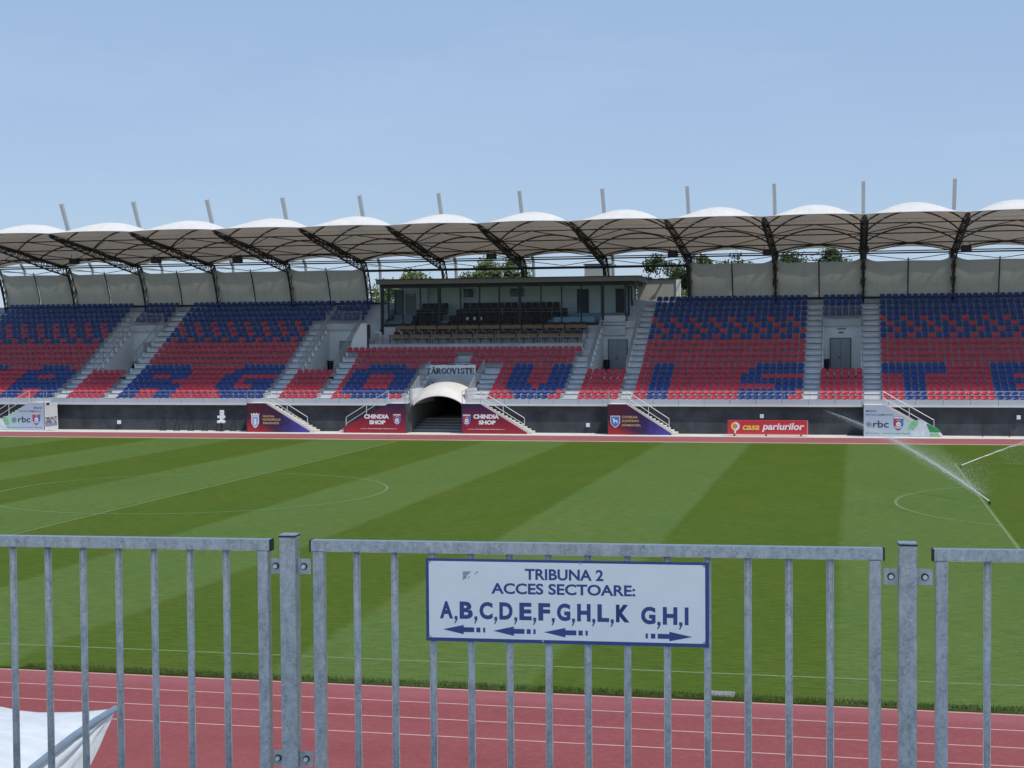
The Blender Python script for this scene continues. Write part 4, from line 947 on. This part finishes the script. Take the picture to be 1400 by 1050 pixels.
# ================================================================== TENT
tt = thing('canopy_tent', 'white tent roof with grey piped ridge at the bottom left behind the fence', 'tent')
TW = mat('tent fabric', (.53, .57, .60), .7, var=.1, scale=2.5, bump=.8, bscale=5, glob=True)
TP = [(-8.94, 17.18, 2.70), (-8.95, 16.7, 2.67), (-8.92, 16.1, 2.64), (-8.8, 15.4, 2.64), (-8.68, 14.8, 2.65), (-8.35, 13.6, 2.68), (-7.94, 12.2, 2.63), (-7.8, 10.9, 2.5)]
FP = [(-8.94, 17.18, 2.70), (-9.48, 17.4, 2.58), (-9.95, 17.6, 2.50), (-10.37, 17.8, 2.43), (-10.76, 18.0, 2.39), (-11.31, 18.3, 2.36), (-12.3, 18.8, 2.40), (-13.6, 19.3, 2.62)]
SP_ = [(-8.94, 17.18, 2.68), (-8.95, 17.1, 2.58), (-8.97, 17.0, 2.47), (-8.97, 16.8, 2.30), (-8.99, 16.6, 2.13), (-8.99, 16.2, 1.81), (-8.94, 15.6, 1.40), (-8.9, 14.9, .9)]
def dense(L, n=3):
    out = []
    for p, q in zip(L[:-1], L[1:]):
        for i in range(n): out.append(Vector(p).lerp(Vector(q), i/n))
    return out+[Vector(L[-1])]
TP, FP, SP_ = dense(TP), dense(FP), dense(SP_)
g_ = []
for a, b in zip(TP, FP):
    L_ = (b-a).length; g_.append([a.lerp(b, i/16)+Vector((0, 0, .045*L_*4*(i/16)*(1-i/16))) for i in range(17)])
MB().grid(g_).grid([[p-Vector((0, 0, .012)) for p in r_][::-1] for r_ in g_]).obj('roof_fabric', TW, tt, smooth=True)
g_ = []
for j, (a, b) in enumerate(zip(TP, SP_)):
    L_ = (b-a).length; row = []
    for i in range(13):
        u = i/12; p = a.lerp(b, u); p += Vector((.028*math.sin(u*19+j*.25)+.018*math.sin(u*33-j*.4), 0, 0))*min(1, L_*1.5)*math.sin(math.pi*min(1, u+.15)); row.append(p)
    g_.append(row)
MB().grid(g_).grid([[p-Vector((.01, 0, 0)) for p in r_][::-1] for r_ in g_]).obj('side_fabric', TW, tt, smooth=True)
MB().path([p+Vector((.01, 0, .012)) for p in TP], .042, 8).obj('frame_tube', mat('blue grey tube', (.14, .19, .25), .45, var=.1), tt)
MB().path(FP, .012, 6).obj('hem_cord', TW, tt)
MB().tube((-7.8, 10.9, 2.5), (-7.8, 10.9, -.05), .04).tube((-13.6, 19.3, 2.62), (-13.6, 19.3, -.05), .04).obj('pole', PALES, tt)
# ================================================================== FENCE
FO = Vector((-1.4471, 6.4117, 0)); fa = math.atan2(.06400979, .99794927)
FG = 'galvanised fence panels'
def fbar(x, zt_, zb=5.33):
    return MB().tube((x, 0, zb), (x, 0, zt_), .0160, 14)
def panel(label, xa, xb, bars, cl=True, cr=True):
    t = thing('railing_fence', label, 'fence', FG, loc=FO, rz=fa)
    MB().bevbox((xa, -.025, 6.368), (xb, .025, 6.418), .004).obj('top_rail', GALV, t)
    MB().bevbox((xa, -.025, 5.12), (xb, .025, 5.163), .004).obj('bottom_rail', GALV, t)
    for x, on in ((xa, cl), (xb-.05, cr)):
        if not on: continue
        s_ = 1 if x == xa else -1
        e = x+(.008 if s_ > 0 else -.008)
        MB().bevbox((e, -.0245, 5.1635), (e+.05, .0245, 6.3675), .004).obj('end_post', GALV, t)
        MB().bevbox((x-.006 if s_ > 0 else x+.05, -.026, 6.366), (x if s_ > 0 else x+.056, .026, 6.4195), .002).obj('end_cap', BLK, t)
    for x in bars:
        m = fbar(x, 6.3675, 5.1635).mesh('bar', GALV, False)
        for p in m.polygons[:14]: p.use_smooth = True
        link('bar', m, t)
    return t
pitchb = .1695
panel('long middle fence panel carrying the white sign', -.897, 1.568, [-.694+.1705*i for i in range(13)])
panel('fence panel left of the left fence post, cut by the frame', -3.25, -1.085, [-2.312+.1695*i for i in range(-5, 7)], cl=False)
panel('fence panel at the right edge beyond the right fence post', 1.772, 4.1, [1.989+.1695*i for i in range(0, 12)])
for nm, x, pr in (('left galvanised fence post with flat cap, left of the sign panel', -1.0, (-1.085, -.897)), ('right galvanised fence post with flat cap, right of the sign panel', 1.667, (1.568, 1.772))):
    t = thing('fence_post', nm, 'fence post', 'fence posts', loc=FO, rz=fa)
    MB().bevbox((x-.037, -.037, 5.05), (x+.037, .037, 6.432), .005).obj('post_tube', GALV, t)
    MB().box((x-.0385, -.0385, 6.4325), (x+.0385, .0385, 6.437)).obj('gasket', BLK, t); MB().bevbox((x-.038, -.038, 6.4372), (x+.038, .038, 6.443), .002).obj('cap', GALV, t)
    for z in (6.30, 5.44):
        for s_, xe in ((-1, pr[0]), (1, pr[1])):
            a_, b_ = sorted((x+s_*.0375, xe-s_*.002))
            br = MB().bevbox((a_, -.012, z-.034), (b_, -.006, z+.034), .0015).obj('bracket', GALV, t)
            cxm = (a_+b_)/2
            MB().tube((cxm, -.012, z), (cxm, -.0145, z), .0155, 14).obj('washer', DARKS, br); MB().tube((cxm, -.0145, z), (cxm, -.026, z), .0105, 6).tube((cxm, -.026, z), (cxm, -.031, z), .006, 8).obj('bolt', BOLT, br)
# ================================================================== SIGN
sg = thing('direction_sign', 'white blue-bordered sign reading TRIBUNA 2 with arrows, fixed on the fence', 'sign', loc=FO, rz=fa)
sg.location = FO+Vector((math.cos(fa)*-.3785, math.sin(fa)*-.3785, 5.985)); W_, H_ = 1.226, .362
MB().bevbox((0, -.0235, 0), (W_, -.019, H_), .001).obj('border_plate', SIGNB, sg)
def rrect(mb, x0, z0, x1, z1, r, y0, y1):
    pts = []
    for (cx, cz, a) in ((x1-r, z1-r, 0), (x0+r, z1-r, 90), (x0+r, z0+r, 180), (x1-r, z0+r, 270)):
        for i in range(5): t_ = R(a+i*22.5); pts.append((cx+r*math.cos(t_), cz+r*math.sin(t_)))
    mb.prism(pts, y0, y1)
m = MB(); rrect(m, .014, .016, W_-.016, H_-.011, .014, -.0252, -.0236); m.obj('face_plate', SIGNW, sg)
ys_ = -.0257
def fit(body, u0, u1, vt, vb, m_=SIGNB, bold=.028): lettering(body, m_, sg, (u0, ys_, H_-vb), u1-u0, vb-vt, bold)
fit('TRIBUNA 2', .438, .778, .038, .087); fit('ACCES SECTOARE:', .290, .914, .102, .150)
def row_letters(txt, u0, u1, vt, vb):
    """capitals share the cap height; commas hang below"""
    caps = [c for c in txt if c not in ', ']; n = len(caps)
    cw = {'I': .35, 'K': 1.0, 'E': .92, 'F': .88, 'L': .86}
    tot = sum(cw.get(c, 1.0) for c in caps)+.5*(n-1); un = (u1-u0)/tot; u = u0
    for i, c in enumerate(caps):
        wl = cw.get(c, 1.)*un
        lettering(c, SIGNK if c == 'K' else SIGNB, sg, (u, ys_, H_-vb), wl if c != 'I' else wl*.75, vb-vt, .045 if c != 'K' else .055)
        u += wl
        if i < n-1 and not (txt.startswith('A') and c == '_'):
            MB().prism([(u+un*.12, H_-vb+.012), (u+un*.34, H_-vb+.012), (u+un*.34, H_-vb-.002), (u+un*.18, H_-vb-.020), (u+un*.10, H_-vb-.020), (u+un*.20, H_-vb-.003), (u+un*.12, H_-vb-.003)], ys_-.0003, ys_).obj('lettering', SIGNB, sg)
            u += .5*un
row_letters('A,B,C,D,E,F,G,H,L,K', .062, .889, .186, .262); row_letters('G,H,I', .938, 1.145, .192, .268)
def arrow(u0, u1, vc, right=False):
    L_ = u1-u0; hh = .0205; z = H_-vc
    f = (lambda a: u1-a) if right else (lambda a: u0+a)
    hl = L_*.49; m = MB()
    m.prism([(f(0), z), (f(hl), z+hh), (f(hl), z+.0105), (f(L_*.74), z+.0105), (f(L_*.74), z-.0105), (f(hl), z-.0105), (f(hl), z-hh)], ys_-.0003, ys_)
    m.prism([(f(L_*.79), z+.0105), (f(L_*.885), z+.0105), (f(L_*.885), z-.0105), (f(L_*.79), z-.0105)], ys_-.0003, ys_)
    m.prism([(f(L_*.95), z+.0105), (f(L_), z+.0105), (f(L_), z-.0105), (f(L_*.95), z-.0105)], ys_-.0003, ys_)
    m.obj('arrow', SIGNB, sg)
arrow(.076, .262, .309); arrow(.297, .483, .311); arrow(.519, .709, .312); arrow(.957, 1.155, .318, True)
MB().prism([(.165, H_-.055), (.203, H_-.054), (.190, H_-.066), (.182, H_-.072), (.180, H_-.084), (.166, H_-.092)], ys_-.0003, ys_).prism([(.188, H_-.083), (.195, H_-.074), (.198, H_-.075), (.190, H_-.086)], ys_-.0003, ys_).prism([(.215, H_-.064), (.232, H_-.052), (.235, H_-.055), (.219, H_-.067)], ys_-.0003, ys_).obj('sticker_scrap', mat('torn sticker', (.30, .31, .30), .7, var=.3, scale=60), sg)
for (u, v) in ((.017, .014), (W_-.02, .014), (.017, H_-.02), (W_-.02, H_-.02), (.68, .012), (.515, H_-.012)):
    MB().tube((u, -.0255, H_-v), (u, -.029, H_-v), .005, 10).obj('screw', GALV, sg)
